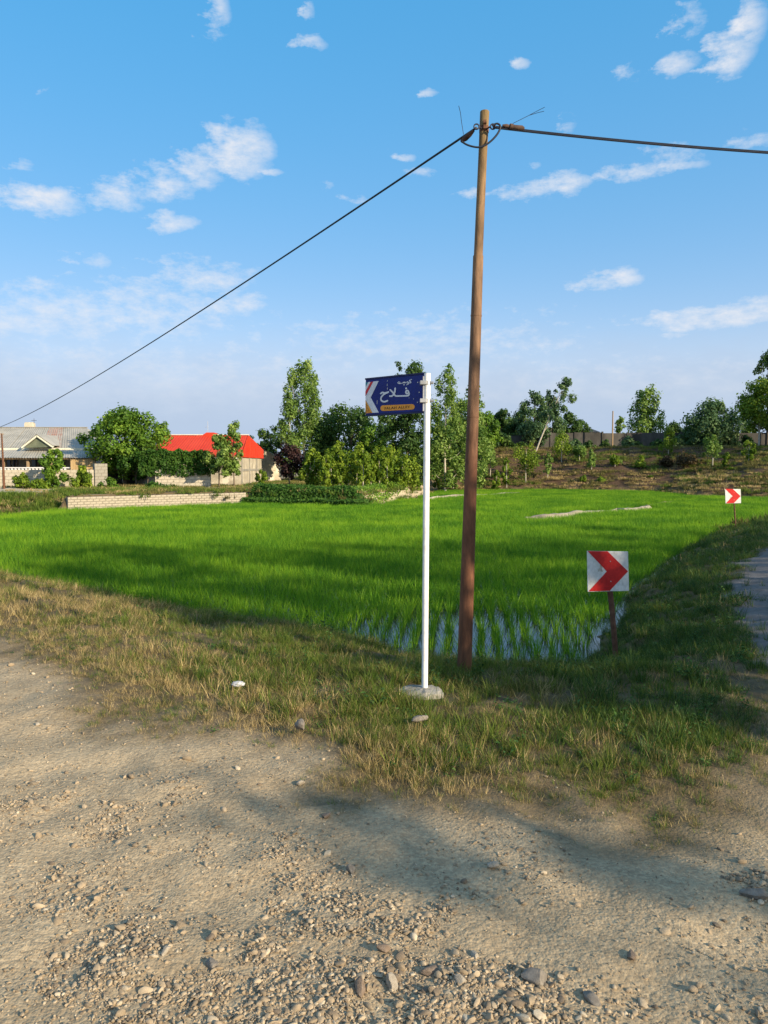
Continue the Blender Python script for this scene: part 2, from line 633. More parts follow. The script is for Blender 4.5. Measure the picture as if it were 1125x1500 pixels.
# ------------------------------------------------------------------ mesh builder
class MB:
    def __init__(s):
        s.v, s.f = [], []

    def add(s, vs, fs):
        b = len(s.v)
        s.v += [Vector(v) for v in vs]
        s.f += [tuple(i + b for i in q) for q in fs]
        return s

    def box(s, a, b):
        (x0, y0, z0), (x1, y1, z1) = a, b
        return s.add([(x0, y0, z0), (x1, y0, z0), (x1, y1, z0), (x0, y1, z0), (x0, y0, z1), (x1, y0, z1), (x1, y1, z1), (x0, y1, z1)],
                     [(0, 3, 2, 1), (4, 5, 6, 7), (0, 1, 5, 4), (1, 2, 6, 5), (2, 3, 7, 6), (3, 0, 4, 7)])

    def beam(s, p, q, w, h, up=(0, 0, 1)):
        p, q = Vector(p), Vector(q)
        d = (q - p).normalized()
        r = d.cross(Vector(up))
        if r.length < 1e-4:
            r = d.cross(Vector((0, 1, 0)))
        r = r.normalized() * (w / 2)
        u = r.cross(d).normalized() * (h / 2)
        vs = [p - r - u, p + r - u, p + r + u, p - r + u, q - r - u, q + r - u, q + r + u, q - r + u]
        return s.add(vs, [(0, 1, 2, 3), (7, 6, 5, 4), (0, 4, 5, 1), (1, 5, 6, 2), (2, 6, 7, 3), (3, 7, 4, 0)])

    def tube(s, pts, rad, n=10, cap=True):
        pts = [Vector(p) for p in pts]
        if isinstance(rad, (int, float)):
            rad = [rad] * len(pts)
        base = len(s.v)
        pr = None
        for i, p in enumerate(pts):
            d = (pts[min(i + 1, len(pts) - 1)] - pts[max(i - 1, 0)]).normalized()
            if pr is None:
                pr = d.cross(Vector((0.3, 1, 0.1))) if abs(d.z) > .6 else d.cross(Vector((0, 0, 1)))
            pr = (pr - d * pr.dot(d)).normalized()
            u = d.cross(pr)
            for k in range(n):
                a = 2 * math.pi * k / n
                s.v.append(p + (pr * math.cos(a) + u * math.sin(a)) * rad[i])
        for i in range(len(pts) - 1):
            for k in range(n):
                a = base + i * n + k
                b = base + i * n + (k + 1) % n
                s.f.append((a, b, b + n, a + n))
        if cap:
            s.f.append(tuple(base + k for k in range(n))[::-1])
            e = base + (len(pts) - 1) * n
            s.f.append(tuple(e + k for k in range(n)))
        return s

    def prism(s, poly, off):
        """polygon (3-D points) pushed along off"""
        n = len(poly)
        off = Vector(off)
        vs = [Vector(p) for p in poly] + [Vector(p) + off for p in poly]
        return s.add(vs, [tuple(range(n)), tuple(range(2 * n - 1, n - 1, -1))] + [(i, i + n, (i + 1) % n + n, (i + 1) % n) for i in range(n)])

    def build(s, name, mat, parent=None, smooth=False, label=None, bevel=0):
        o0 = wloc(parent) if parent else Vector((0, 0, 0))
        me = bpy.data.meshes.new(name)
        me.from_pydata([v - o0 for v in s.v], [], s.f)
        bm = bmesh.new()
        bm.from_mesh(me)
        bmesh.ops.recalc_face_normals(bm, faces=bm.faces)
        if bevel:
            bmesh.ops.bevel(bm, geom=bm.edges[:], offset=bevel, segments=1, affect='EDGES', clamp_overlap=True)
        bm.to_mesh(me)
        bm.free()
        if smooth:
            me.polygons.foreach_set('use_smooth', np.ones(len(me.polygons), bool))
            me.set_sharp_from_angle(angle=R(50))
        me.materials.append(mat)
        o = link(name, me, parent)
        if label:
            o['label'] = label
        return o


# ------------------------------------------------------------------ scattering (stuff)
def hidden_collection(name, meshes):
    c = bpy.data.collections.new(name)
    for i, me in enumerate(meshes):
        o = bpy.data.objects.new('%s_%02d' % (name, i), me)
        c.objects.link(o)
    return c


def scatter(name, label, cat, P, rot, scl, idx, coll):
    n = len(P)
    me = bpy.data.meshes.new(name)
    me.vertices.add(n)
    me.vertices.foreach_set('co', np.ascontiguousarray(P, np.float32).ravel())
    for an, typ, data, key in (('rot', 'FLOAT_VECTOR', rot, 'vector'), ('scl', 'FLOAT_VECTOR', scl, 'vector'), ('pick', 'INT', idx, 'value')):
        a = me.attributes.new(an, typ, 'POINT')
        a.data.foreach_set(key, np.ascontiguousarray(data, np.int32 if typ == 'INT' else np.float32).ravel())
    o = link(name, me)
    ng = bpy.data.node_groups.new(name, 'GeometryNodeTree')
    ng.interface.new_socket('Geometry', in_out='INPUT', socket_type='NodeSocketGeometry')
    ng.interface.new_socket('Geometry', in_out='OUTPUT', socket_type='NodeSocketGeometry')
    gi = N(ng, 'NodeGroupInput')
    go = N(ng, 'NodeGroupOutput')
    iop = N(ng, 'GeometryNodeInstanceOnPoints')
    ci = N(ng, 'GeometryNodeCollectionInfo')
    ci.inputs['Collection'].default_value = coll
    ci.inputs['Separate Children'].default_value = True
    ci.inputs['Reset Children'].default_value = True

    def na(nm, dt):
        a = N(ng, 'GeometryNodeInputNamedAttribute', data_type=dt)
        a.inputs['Name'].default_value = nm
        return a.outputs['Attribute']
    e2r = N(ng, 'FunctionNodeEulerToRotation')
    L(ng, na('rot', 'FLOAT_VECTOR'), e2r.inputs[0])
    L(ng, gi.outputs[0], iop.inputs['Points'])
    L(ng, ci.outputs[0], iop.inputs['Instance'])
    iop.inputs['Pick Instance'].default_value = True
    L(ng, na('pick', 'INT'), iop.inputs['Instance Index'])
    L(ng, e2r.outputs[0], iop.inputs['Rotation'])
    L(ng, na('scl', 'FLOAT_VECTOR'), iop.inputs['Scale'])
    L(ng, iop.outputs[0], go.inputs[0])
    md = o.modifiers.new('scatter', 'NODES')
    md.node_group = ng
    return tag(o, label, cat, kind='stuff')


def blades(rg, nb, spread, hmin, hmax, width, lean, curl, seg=3):
    """a tuft of bent tapering blades -> verts, quads, ran"""
    V, Q, A = [], [], []
    for b in range(nb):
        a = rg.uniform(0, 2 * math.pi)
        r = spread * math.sqrt(rg.uniform())
        bx, by = r * math.cos(a), r * math.sin(a)
        da = a + rg.normal(0, .9)
        h = rg.uniform(hmin, hmax)
        l0 = abs(rg.normal(0, lean))
        cu = rg.uniform(.2, 1) * curl
        px, pz, ang = 0.0, 0.0, l0
        wa = rg.uniform(0, math.pi)
        wx, wy = math.cos(wa), math.sin(wa)
        ran = rg.uniform()
        i0 = len(V)
        w0 = width * rg.uniform(.7, 1.3)
        for k in range(seg + 1):
            t_ = k / seg
            w = w0 * (1 - t_ ** 1.6) + .0004
            x, y = bx + px * math.cos(da), by + px * math.sin(da)
            V += [(x - wx * w, y - wy * w, pz), (x + wx * w, y + wy * w, pz)]
            A += [ran, ran]
            px += math.sin(ang) * h / seg
            pz += math.cos(ang) * h / seg
            ang += cu / seg
        for k in range(seg):
            j = i0 + 2 * k
            Q.append((j, j + 1, j + 3, j + 2))
    return np.array(V), np.array(Q), np.array(A)


def tuft_mesh(name, mat, seed, **kw):
    V, Q, A = blades(np.random.default_rng(seed), **kw)
    return mesh_from_quads(name, V, Q, mat, {'ran': ('FLOAT', A)})


def leaves(rg, C, nrm, size, aspect=.55):
    """diamond leaves at centres C with normals nrm"""
    n = len(C)
    d = rg.normal(size=(n, 3))
    u = np.cross(nrm, d)
    u /= np.linalg.norm(u, axis=1)[:, None] + 1e-9
    w = np.cross(nrm, u)
    s = (size * rg.uniform(.6, 1.35, n))[:, None]
    bend = nrm * s * .12
    a = C - u * s * .5
    b = C + w * s * .5 * aspect + bend
    c = C + u * s * .5
    e = C - w * s * .5 * aspect + bend
    V = np.stack([a, b, c, e], 1).reshape(-1, 3)
    Q = np.arange(4 * n).reshape(-1, 4)
    return V, Q


M['green_grass'] = leafy('green_grass', (.04, .085, .012), (.095, .16, .02), (.20, .24, .045), .32, inst=.6)
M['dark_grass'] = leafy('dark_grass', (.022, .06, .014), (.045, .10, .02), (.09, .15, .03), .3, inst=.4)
M['dry_grass'] = leafy('dry_grass', (.18, .13, .055), (.40, .30, .13), (.62, .49, .25), .25, .7, inst=.4)
M['olive_grass'] = leafy('olive_grass', (.06, .065, .02), (.13, .125, .035), (.24, .21, .07), .28, .6, inst=.5)
M['rice'] = leafy('rice_leaf', (0.054, 0.173, 0.011), (0.126, 0.299, 0.014), (0.264, 0.437, 0.024), .42, .6, inst=.65, patch=1.9)
M['weed'] = leafy('weed_leaf', (.025, .07, .016), (.05, .12, .025), (.10, .19, .04), .3, inst=.4)

# ------------------------------------------------------------------ rice
rv = [tuft_mesh('rice_tuft', M['rice'], 100 + i, nb=24, spread=.055, hmin=.16, hmax=.31, width=.0034, lean=.42, curl=.9) for i in range(6)]
rs = [tuft_mesh('rice_seedling', M['rice'], 120 + i, nb=12, spread=.03, hmin=.16, hmax=.33, width=.0034, lean=.22, curl=.6) for i in range(4)]
c_rice = hidden_collection('rice_variants', rv + rs)


def in_view(x, y, mx=3.0, fac=.60):
    return np.abs(x) < y * fac + mx


rowdir = R(6)
rx_, ry_ = math.sin(rowdir), math.cos(rowdir)
uu, vv = np.meshgrid(np.arange(-26, 26, .20), np.arange(4, 30, .125))
uu = uu.ravel() + rng.normal(0, .022, uu.size)
vv = vv.ravel() + rng.normal(0, .03, vv.size)
X = uu * ry_ + vv * rx_
Y = -uu * rx_ + vv * ry_
NEAR_END = 25
ok = in_view(X, Y, 2.5) & (Y < NEAR_END)
X, Y = X[ok], Y[ok]
sd_ = poly_sd(X, Y, FIELD)
ok = sd_ < -.08
X, Y, sd_ = X[ok], Y[ok], sd_[ok]
g0 = gnd(740, 940, ZW)
sp = sstep(3.1, 1.2, np.hypot((X - g0[0]) * .95, (Y - g0[1]) * 1.25) + (fbm(X * 1.3, Y * 1.3, 61) - .5) * 1.2)
keep = rng.uniform(size=len(X)) > sp * .10
X, Y, sp = X[keep], Y[keep], sp[keep]
n = len(X)
idx = np.where(rng.uniform(size=n) < sp * 1.6, rng.integers(6, 10, n), rng.integers(0, 6, n))
sc1 = rng.uniform(.85, 1.15, n) * (.92 + .25 * fbm(X * .5, Y * .5, 5))
scatter('rice_crop', 'young bright green rice standing in rows in the flooded near field', 'rice',
        np.stack([X, Y, np.full(n, ZW - .03)], 1), np.stack([0 * X, 0 * X, rng.uniform(0, 6.28, n)], 1),
        np.stack([sc1, sc1, sc1], 1), idx, c_rice)


def patch_mesh(name, mat, seed, size, nt, **kw):
    rg = np.random.default_rng(seed)
    VV, QQ, AA, b = [], [], [], 0
    for i in range(nt):
        V, Q, A = blades(rg, **kw)
        V = V + np.array([rg.uniform(-size / 2, size / 2), rg.uniform(-size / 2, size / 2), 0])
        VV.append(V)
        QQ.append(Q + b)
        AA.append(np.clip(A * .7 + rg.uniform(0, .3), 0, 1))
        b += len(V)
    return mesh_from_quads(name, np.concatenate(VV), np.concatenate(QQ), mat, {'ran': ('FLOAT', np.concatenate(AA))})


rp = [patch_mesh('rice_patch', M['rice'], 140 + i, 1.15, 60, nb=9, spread=.08, hmin=.16, hmax=.30, width=.006, lean=.5, curl=1.0, seg=2) for i in range(5)]
c_rp = hidden_collection('rice_patches', rp)
X, Y = [a.ravel() for a in np.meshgrid(np.arange(-45, 48, .8), np.arange(NEAR_END - .3, 68, .8))]
X = X + rng.normal(0, .12, X.size)
Y = Y + rng.normal(0, .12, Y.size)
sd_ = poly_sd(X, Y, FIELD)
ok = (sd_ < -.5) & in_view(X, Y, 4)
B1 = [gnd(770, 758, -.45), gnd(820, 754, -.45), gnd(870, 748.5, -.45), gnd(920, 746, -.45), gnd(948, 743, -.45), gnd(945, 738, -.45), gnd(1000, 731, -.45)]
B2 = [gnd(618, 731, -.45), gnd(650, 727.5, -.45), gnd(690, 725, -.45), gnd(760, 722, -.45)]


def line_dist(x, y, pl):
    d = np.full(x.shape, 1e9)
    for (x1, y1), (x2, y2) in zip(pl[:-1], pl[1:]):
        ex, ey = x2 - x1, y2 - y1
        t_ = np.clip(((x - x1) * ex + (y - y1) * ey) / (ex * ex + ey * ey), 0, 1)
        d = np.minimum(d, np.hypot(x - x1 - t_ * ex, y - y1 - t_ * ey))
    return d


ok &= (line_dist(X, Y, B1[:5]) > .75) & (line_dist(X, Y, B1[4:]) > .6) & (line_dist(X, Y, B2) > .7)
X, Y = X[ok], Y[ok]
n = len(X)
sc1 = rng.uniform(.9, 1.1, n)
zs = sc1 * (.88 + .3 * fbm(X * .3, Y * .3, 6))
scatter('distant_rice_crop', 'bright green rice covering the far part of the field', 'rice',
        np.stack([X, Y, np.full(n, ZW - .03)], 1), np.stack([0 * X, 0 * X, rng.integers(0, 4, n) * math.pi / 2 + rng.normal(0, .1, n)], 1),
        np.stack([sc1, sc1, zs], 1), rng.integers(0, 5, n), c_rp)

# mud bunds between the plots
M['bund'] = worn('bund_mud', (.22, .185, .13), (.42, .37, .29), 1.2, .85, .4, .03, 14)
M['bund_grass'] = worn('bund_earth', (.10, .10, .04), (.22, .19, .09), 1.2, .9, .4, .03, 14)


def bund(pl, w, h, mat, name, label):
    mb = MB()
    pts = []
    for (a, b) in zip(pl[:-1], pl[1:]):
        for k in range(10):
            pts.append(Vector((a[0] + (b[0] - a[0]) * k / 10, a[1] + (b[1] - a[1]) * k / 10, 0)))
    pts.append(Vector((*pl[-1], 0)))
    for i_, p_ in enumerate(pts):
        p_.y += (float(fbm(np.array([i_ * .35]), np.array([1.0]), 15)[0]) - .5) * 1.6
    sec = [(-1, -.15), (-.62, .7), (-.2, 1), (.25, .95), (.66, .6), (1, -.15)]
    b0 = len(mb.v)
    for i, p_ in enumerate(pts):
        d = (pts[min(i + 1, len(pts) - 1)] - pts[max(0, i - 1)]).normalized()
        s_ = Vector((d.y, -d.x, 0))
        ww = w * (.6 + .8 * float(vnoise(np.array([i * .45]), np.array([3.0]), 5)[0]))
        hh = h * (.75 + .5 * float(vnoise(np.array([i * .4]), np.array([9.0]), 6)[0]))
        for (a, b) in sec:
            mb.v.append(p_ + s_ * a * ww + Vector((0, 0, ZW - .05 + hh * max(b, -.2) + random.uniform(-.015, .015))))
    k = len(sec)
    for i in range(len(pts) - 1):
        for j in range(k - 1):
            a = b0 + i * k + j
            mb.f.append((a, a + 1, a + k + 1, a + k))
    return tag(mb.build(name, mat, smooth=True), label, kind='structure')


bund(B1[:5], .22, .22, M['bund'], 'field_bund', 'pale dry mud bund winding across the rice field')
bund(B1[4:], .14, .12, M['bund_grass'], 'field_bund', 'thin mud bund running on to the earth bank')
bund(B2, .17, .22, M['bund'], 'field_bund', 'short pale mud bund behind the white post')

# ------------------------------------------------------------------ verge plants
tg = [tuft_mesh('grass_tuft', M['green_grass'], 200 + i, nb=26, spread=.06, hmin=.06, hmax=.22, width=.0026, lean=.5, curl=1.3) for i in range(5)]
td = [tuft_mesh('dry_tuft', M['dry_grass'], 220 + i, nb=24, spread=.06, hmin=.04, hmax=.20, width=.0022, lean=.7, curl=1.0) for i in range(5)]
to_ = [tuft_mesh('olive_tuft', M['olive_grass'], 240 + i, nb=28, spread=.07, hmin=.05, hmax=.20, width=.0024, lean=.6, curl=1.2) for i in range(5)]
tk = [tuft_mesh('dark_tuft', M['dark_grass'], 260 + i, nb=26, spread=.06, hmin=.08, hmax=.26, width=.003, lean=.45, curl=1.4) for i in range(5)]


def weed_mesh(seed):
    rg = np.random.default_rng(seed)
    C, Nn = [], []
    for k in range(9):
        a, ln = rg.uniform(0, 6.28), rg.uniform(.05, .13)
        tilt = rg.uniform(.2, 1.0)
        for j in range(5):
            q = (j + 1) / 5 * ln
            C.append((q * math.sin(tilt) * math.cos(a) + rg.normal(0, .012), q * math.sin(tilt) * math.sin(a) + rg.normal(0, .012), q * math.cos(tilt) + .01))
            Nn.append((math.cos(a) * .5 + rg.normal(0, .4), math.sin(a) * .5 + rg.normal(0, .4), 1))
    C, Nn = np.array(C), np.array(Nn)
    Nn /= np.linalg.norm(Nn, axis=1)[:, None]
    V, Q = leaves(rg, C, Nn, np.full(len(C), .026), .45)
    return mesh_from_quads('weed', V, Q, M['weed'], {'ran': ('FLOAT', np.repeat(rg.uniform(size=len(C)), 4))})


tw = [weed_mesh(280 + i) for i in range(4)]
PAD = gnd(622, 1012, 0)
for _ in range(5):
    PAD = gnd(622, 1012, hz(*PAD) + .03)


def scatter_verge(name, label, cat, meshes, dens, wfun, smin, smax, zoff=-.012):
    coll = hidden_collection(name + '_variants', meshes)
    A = (-22, 24, 2.6, 27)
    tot = int(dens * 260)
    # density falls off with distance: sample in (angle, inverse-ish distance)
    Y = 2.6 * (25 / 2.6) ** rng.uniform(size=tot)
    X = rng.uniform(-1, 1, tot) * (Y * .62 + 1.2)
    s, rd, pt, ln = zones(X, Y)
    w = wfun(X, Y, s, rd, pt)
    w = np.where((s > -.28 + .3 * sstep(-.8, .6, X)) & (Y < 26), w, 0) * np.where(s < .6, 1.5, 1)
    w *= np.hypot(X - PAD[0] + .02, Y - PAD[1] + .05) > .2
    bare = sstep(.34, .5, fbm(X * 1.5, Y * 1.5, 351))
    w *= 1 - (1 - bare) * (.9 - .6 * sstep(.4, 1.8, poly_sd(X, Y, ROAD))) * (.25 if name == 'dry_grass' else .8)
    keep = rng.uniform(size=tot) < w
    X, Y, s, rd = X[keep], Y[keep], s[keep], rd[keep]
    Z = height(X, Y, s, rd) + zoff
    n = len(X)
    sc = rng.uniform(smin, smax, n) * (1 + .035 * np.maximum(0, Y - 7)) * (.45 + 1.05 * fbm(X * 2.2, Y * 2.2, 88))
    sc = sc * (1 - .55 * rd) * (.5 + .5 * sstep(-.1, .9, poly_sd(X, Y, ROAD))) * (1 + .5 * (1 - sstep(.0, .8, s)) * (1 - sstep(-.8, .6, X)))
    Z = np.where(s < .02, np.maximum(Z, ZW - .06), Z)
    return scatter(name, label, cat, np.stack([X, Y, Z], 1), np.stack([rng.normal(0, .12, n), rng.normal(0, .12, n), rng.uniform(0, 6.28, n)], 1),
                   np.stack([sc, sc, sc * rng.uniform(.75, 1.2, n)], 1), rng.integers(0, len(meshes), n), coll)


def patchy(x, y, seed, lo, hi, f=1.1):
    return sstep(lo, hi, fbm(x * f, y * f, seed))


rdist = lambda x, y: poly_sd(x, y, ROAD)


def w_dry(x, y, s, rd, pt):
    e = rdist(x, y)
    near_edge = 1 - sstep(.2, 1.5, e)
    a = near_edge * .8 + .12 + .25 * (1 - sstep(-4, 0, x)) + .3 * patchy(x, y, 301, .5, .66)
    a = a * (1 - .72 * sstep(-1.4, 1.2, x)) + .35 * patchy(x, y, 303, .6, .7, .8)
    return a * (1 - .80 * rd - .18 * (rd > .9)) * (1 - .97 * pt)


def w_olive(x, y, s, rd, pt):
    return (.5 * (1 - .6 * sstep(.5, 3, x)) + .2) * (.35 + .65 * patchy(x, y, 311, .3, .6)) * (1 - .97 * rd) * (1 - .97 * pt)


def w_green(x, y, s, rd, pt):
    e = rdist(x, y)
    return (.35 + .75 * sstep(.0, .9, e) * sstep(-4.5, .3, x)) * (.35 + .7 * patchy(x, y, 321, .35, .6)) * (1 - .98 * rd) * (1 - .98 * pt)


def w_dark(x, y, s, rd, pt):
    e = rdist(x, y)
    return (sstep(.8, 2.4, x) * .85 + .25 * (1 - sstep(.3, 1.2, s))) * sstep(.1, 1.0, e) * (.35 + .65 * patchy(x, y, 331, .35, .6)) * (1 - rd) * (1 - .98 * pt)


scatter_verge('dry_grass', 'straw coloured dry grass along the edge of the gravel road', 'grass', td, 210, w_dry, .34, .68)
scatter_verge('olive_grass', 'short olive brown grass on the roadside verge', 'grass', to_, 185, w_olive, .33, .64)
scatter_verge('green_grass', 'short green grass between the road and the paddy', 'grass', tg, 150, w_green, .34, .70)
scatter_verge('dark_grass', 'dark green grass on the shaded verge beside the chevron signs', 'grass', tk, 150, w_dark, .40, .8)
scatter_verge('low_weeds', 'leafy low weeds in the verge around the pole and chevron sign', 'weeds', tw, 55, lambda x, y, s, rd, pt: .7 * w_dark(x, y, s, rd, pt) * patchy(x, y, 341, .42, .6, 1.6) + .10 * w_green(x, y, s, rd, pt), .7, 1.2)

# coarse grass on the far banks
fg = [patch_mesh('far_green', M['green_grass'], 400 + i, .9, 22, nb=9, spread=.08, hmin=.1, hmax=.3, width=.012, lean=.5, curl=1.0, seg=2) for i in range(3)]
fd = [patch_mesh('far_dry', M['dry_grass'], 420 + i, .9, 18, nb=8, spread=.08, hmin=.06, hmax=.22, width=.012, lean=.6, curl=.8, seg=2) for i in range(3)]
fo = [patch_mesh('far_olive', M['olive_grass'], 440 + i, .9, 20, nb=8, spread=.08, hmin=.08, hmax=.26, width=.012, lean=.55, curl=.9, seg=2) for i in range(3)]


def scatter_far(name, label, meshes, count, wfun, smin=.7, smax=1.3):
    coll = hidden_collection(name + '_variants', meshes)
    X = rng.uniform(-42, 46, count)
    Y = rng.uniform(24, 92, count)
    s, rd, pt, ln = zones(X, Y)
    w = wfun(X, Y, s, ln) * (s > .1) * in_view(X, Y, 4) * (1 - rd) * (1 - pt)
    w *= ~((X > -37) & (X < -19) & (Y > 49.5)) & ~((X > -17) & (X < -9.8) & (Y > 54))
    keep = rng.uniform(size=count) < w
    X, Y, s, rd = X[keep], Y[keep], s[keep], rd[keep]
    n = len(X)
    sc = rng.uniform(smin, smax, n)
    return scatter(name, label, 'grass', np.stack([X, Y, height(X, Y, s, rd) - .03], 1), np.stack([0 * X, 0 * X, rng.uniform(0, 6.28, n)], 1),
                   np.stack([sc, sc, sc], 1), rng.integers(0, len(meshes), n), coll)


isfar = lambda x, y: sstep(3, 7, x) * sstep(44, 50, y)
scatter_far('far_green_grass', 'green grass on the slope beside the block retaining wall', fg, 26000,
            lambda x, y, s, ln: (1 - isfar(x, y)) * (1 - .97 * ln) * (.25 + .75 * ((s < 5) & (x < -14))) * (.3 + .7 * patchy(x, y, 501, .4, .6, .5)) + .30 * isfar(x, y) * patchy(x, y, 521, .45, .6, .3))
scatter_far('far_dry_grass', 'dry yellow grass on the terrace and the earth bank', fd, 20000,
            lambda x, y, s, ln: (1 - isfar(x, y)) * (1 - .9 * ln) * (.6 * sstep(1.0, 2.0, s) + .15) * (.2 + .8 * patchy(x, y, 511, .38, .6, .4)) + isfar(x, y) * .5 * (1 - sstep(3, 6, s)) + .12 * isfar(x, y))
scatter_far('far_olive_grass', 'olive rough grass on the terrace and the earth bank', fo, 16000,
            lambda x, y, s, ln: (1 - isfar(x, y)) * (1 - .95 * ln) * .4 + isfar(x, y) * .55)

# ------------------------------------------------------------------ gravel
M['pebble'] = None
m, t, p, out = new_mat('pebble_stone')
oi = N(t, 'ShaderNodeObjectInfo')
c = tramp(t, oi.outputs['Random'], [(0, (.17, .135, .10)), (.35, (.29, .228, .152)), (.7, (.38, .30, .205)), (.93, (.45, .37, .26)), (1, (.52, .45, .34))])
v = N(t, 'ShaderNodeTexCoord').outputs['Object']
c = tmix(t, .5, c, tramp(t, tnoise(t, v, 3, 4), [(.3, (.65, .63, .6)), (.7, (1.15, 1.14, 1.1))]), 'MULTIPLY')
L(t, c, p.inputs['Base Color'])
p.inputs['Roughness'].default_value = .85
p.inputs['Specular IOR Level'].default_value = .25
tbump(t, p, tnoise(t, v, 12, 4), .3, .1)
M['pebble'] = m


def stone_mesh(name, seed, sub=2, rough=.22, mat=None, flat=.65):
    rg = np.random.default_rng(seed)
    bm = bmesh.new()
    bmesh.ops.create_icosphere(bm, subdivisions=sub, radius=1)
    ax = np.array([rg.uniform(.8, 1.4), rg.uniform(.55, .95), rg.uniform(flat * .65, flat * 1.15)])
    dirs = rg.normal(size=(11, 3))
    dirs /= np.linalg.norm(dirs, axis=1)[:, None]
    cut = rg.uniform(.5, .85, 11)
    for v in bm.verts:
        q = np.array(v.co)
        for d, cc in zip(dirs, cut):       # chip flat facets off the ball
            k = q @ d
            if k > cc:
                q = q - d * (k - cc) * .85
        q = q * (1 + rg.uniform(-rough, rough) * .25)
        v.co = Vector(q * ax)
    me = bpy.data.meshes.new(name)
    bm.to_mesh(me)
    bm.free()
    if sub > 1:
        me.polygons.foreach_set('use_smooth', np.ones(len(me.polygons), bool))
        me.set_sharp_from_angle(angle=R(38))
    me.materials.append(mat or M['pebble'])
    return me


c_peb = hidden_collection('pebble_variants', [stone_mesh('pebble', 500 + i) for i in range(9)])
BLOBS = [(130, 1180, 170, 60, .9), (300, 1240, 160, 50, .75), (60, 1290, 120, 40, .5), (250, 1400, 190, 90, .95), (420, 1450, 150, 70, .9), (560, 1330, 170, 50, .8),
         (640, 1440, 240, 45, .9), (760, 1400, 110, 60, .85), (560, 1500, 300, 60, 1.0), (900, 1480, 150, 50, .45), (1100, 1300, 60, 25, .8), (450, 1300, 80, 50, .5), (150, 1310, 150, 40, .5)]


def pebble_density(X, Y):
    w = np.zeros_like(X) + .05
    for (px, py, rx, ry, d) in BLOBS:
        c0 = gnd(px, py, 0)
        ex = abs(gnd(px + rx, py, 0)[0] - c0[0])
        ey = abs(gnd(px, py - ry, 0)[1] - gnd(px, py + ry, 0)[1]) / 2
        q = ((X - c0[0]) / ex) ** 2 + ((Y - c0[1]) / ey) ** 2
        w = np.maximum(w, d * np.clip(1.25 - q, 0, 1))
    n1 = fbm(X * 3.2, Y * 3.2, 601, 4)
    w = w * sstep(.30, .62, n1) * 1.3 + .10 * sstep(.55, .7, fbm(X * 2, Y * 2, 611))
    return w


tot = 280000
Y = 1.5 * (9 / 1.5) ** (rng.uniform(size=tot) ** 1.0)
X = rng.uniform(-1, 1, tot) * (Y * .56 + .5)
s, rd, pt, ln = zones(X, Y)
fall = np.clip(1.25 - Y / 9, 0.1, 1)
w = pebble_density(X, Y) * rd * fall
keep = rng.uniform(size=tot) < w * .95
X, Y, s, rd = X[keep], Y[keep], s[keep], rd[keep]
n = len(X)
big = np.exp(rng.normal(math.log(.0047), .5, n)) * (1 + .08 * np.maximum(0, Y - 3))
big *= 1 + .25 * sstep(-.3, 1.2, X) * (Y < 3.2)
big = np.clip(big, .003, .022)
Z = height(X, Y, s, rd) + big * .12
scatter('gravel', 'loose grey and beige gravel lying in patches on the dirt road', 'gravel', np.stack([X, Y, Z], 1),
        np.stack([rng.normal(0, .35, n), rng.normal(0, .35, n), rng.uniform(0, 6.28, n)], 1), np.stack([big, big, big], 1), rng.integers(0, 9, n), c_peb)
# fine crumbs everywhere on the road
c_cr = hidden_collection('crumb_variants', [stone_mesh('crumb', 530 + i, 1) for i in range(4)])
tot = 30000
Y = 1.5 * (10 / 1.5) ** rng.uniform(size=tot)
X = rng.uniform(-1, 1, tot) * (Y * .56 + .5)
s, rd, pt, ln = zones(X, Y)
keep = rng.uniform(size=tot) < rd * (.2 + .6 * sstep(.35, .65, fbm(X * 2.3, Y * 2.3, 641)))
X, Y, s, rd = X[keep], Y[keep], s[keep], rd[keep]
n = len(X)
big = np.exp(rng.normal(math.log(.0034), .35, n)) * (1 + .12 * np.maximum(0, Y - 3))
scatter('grit', 'fine grit and earth crumbs strewn over the dirt road', 'grit', np.stack([X, Y, height(X, Y, s, rd) + big * .3], 1),
        np.stack([rng.normal(0, .5, n), rng.normal(0, .5, n), rng.uniform(0, 6.28, n)], 1), np.stack([big, big, big], 1), rng.integers(0, 4, n), c_cr)

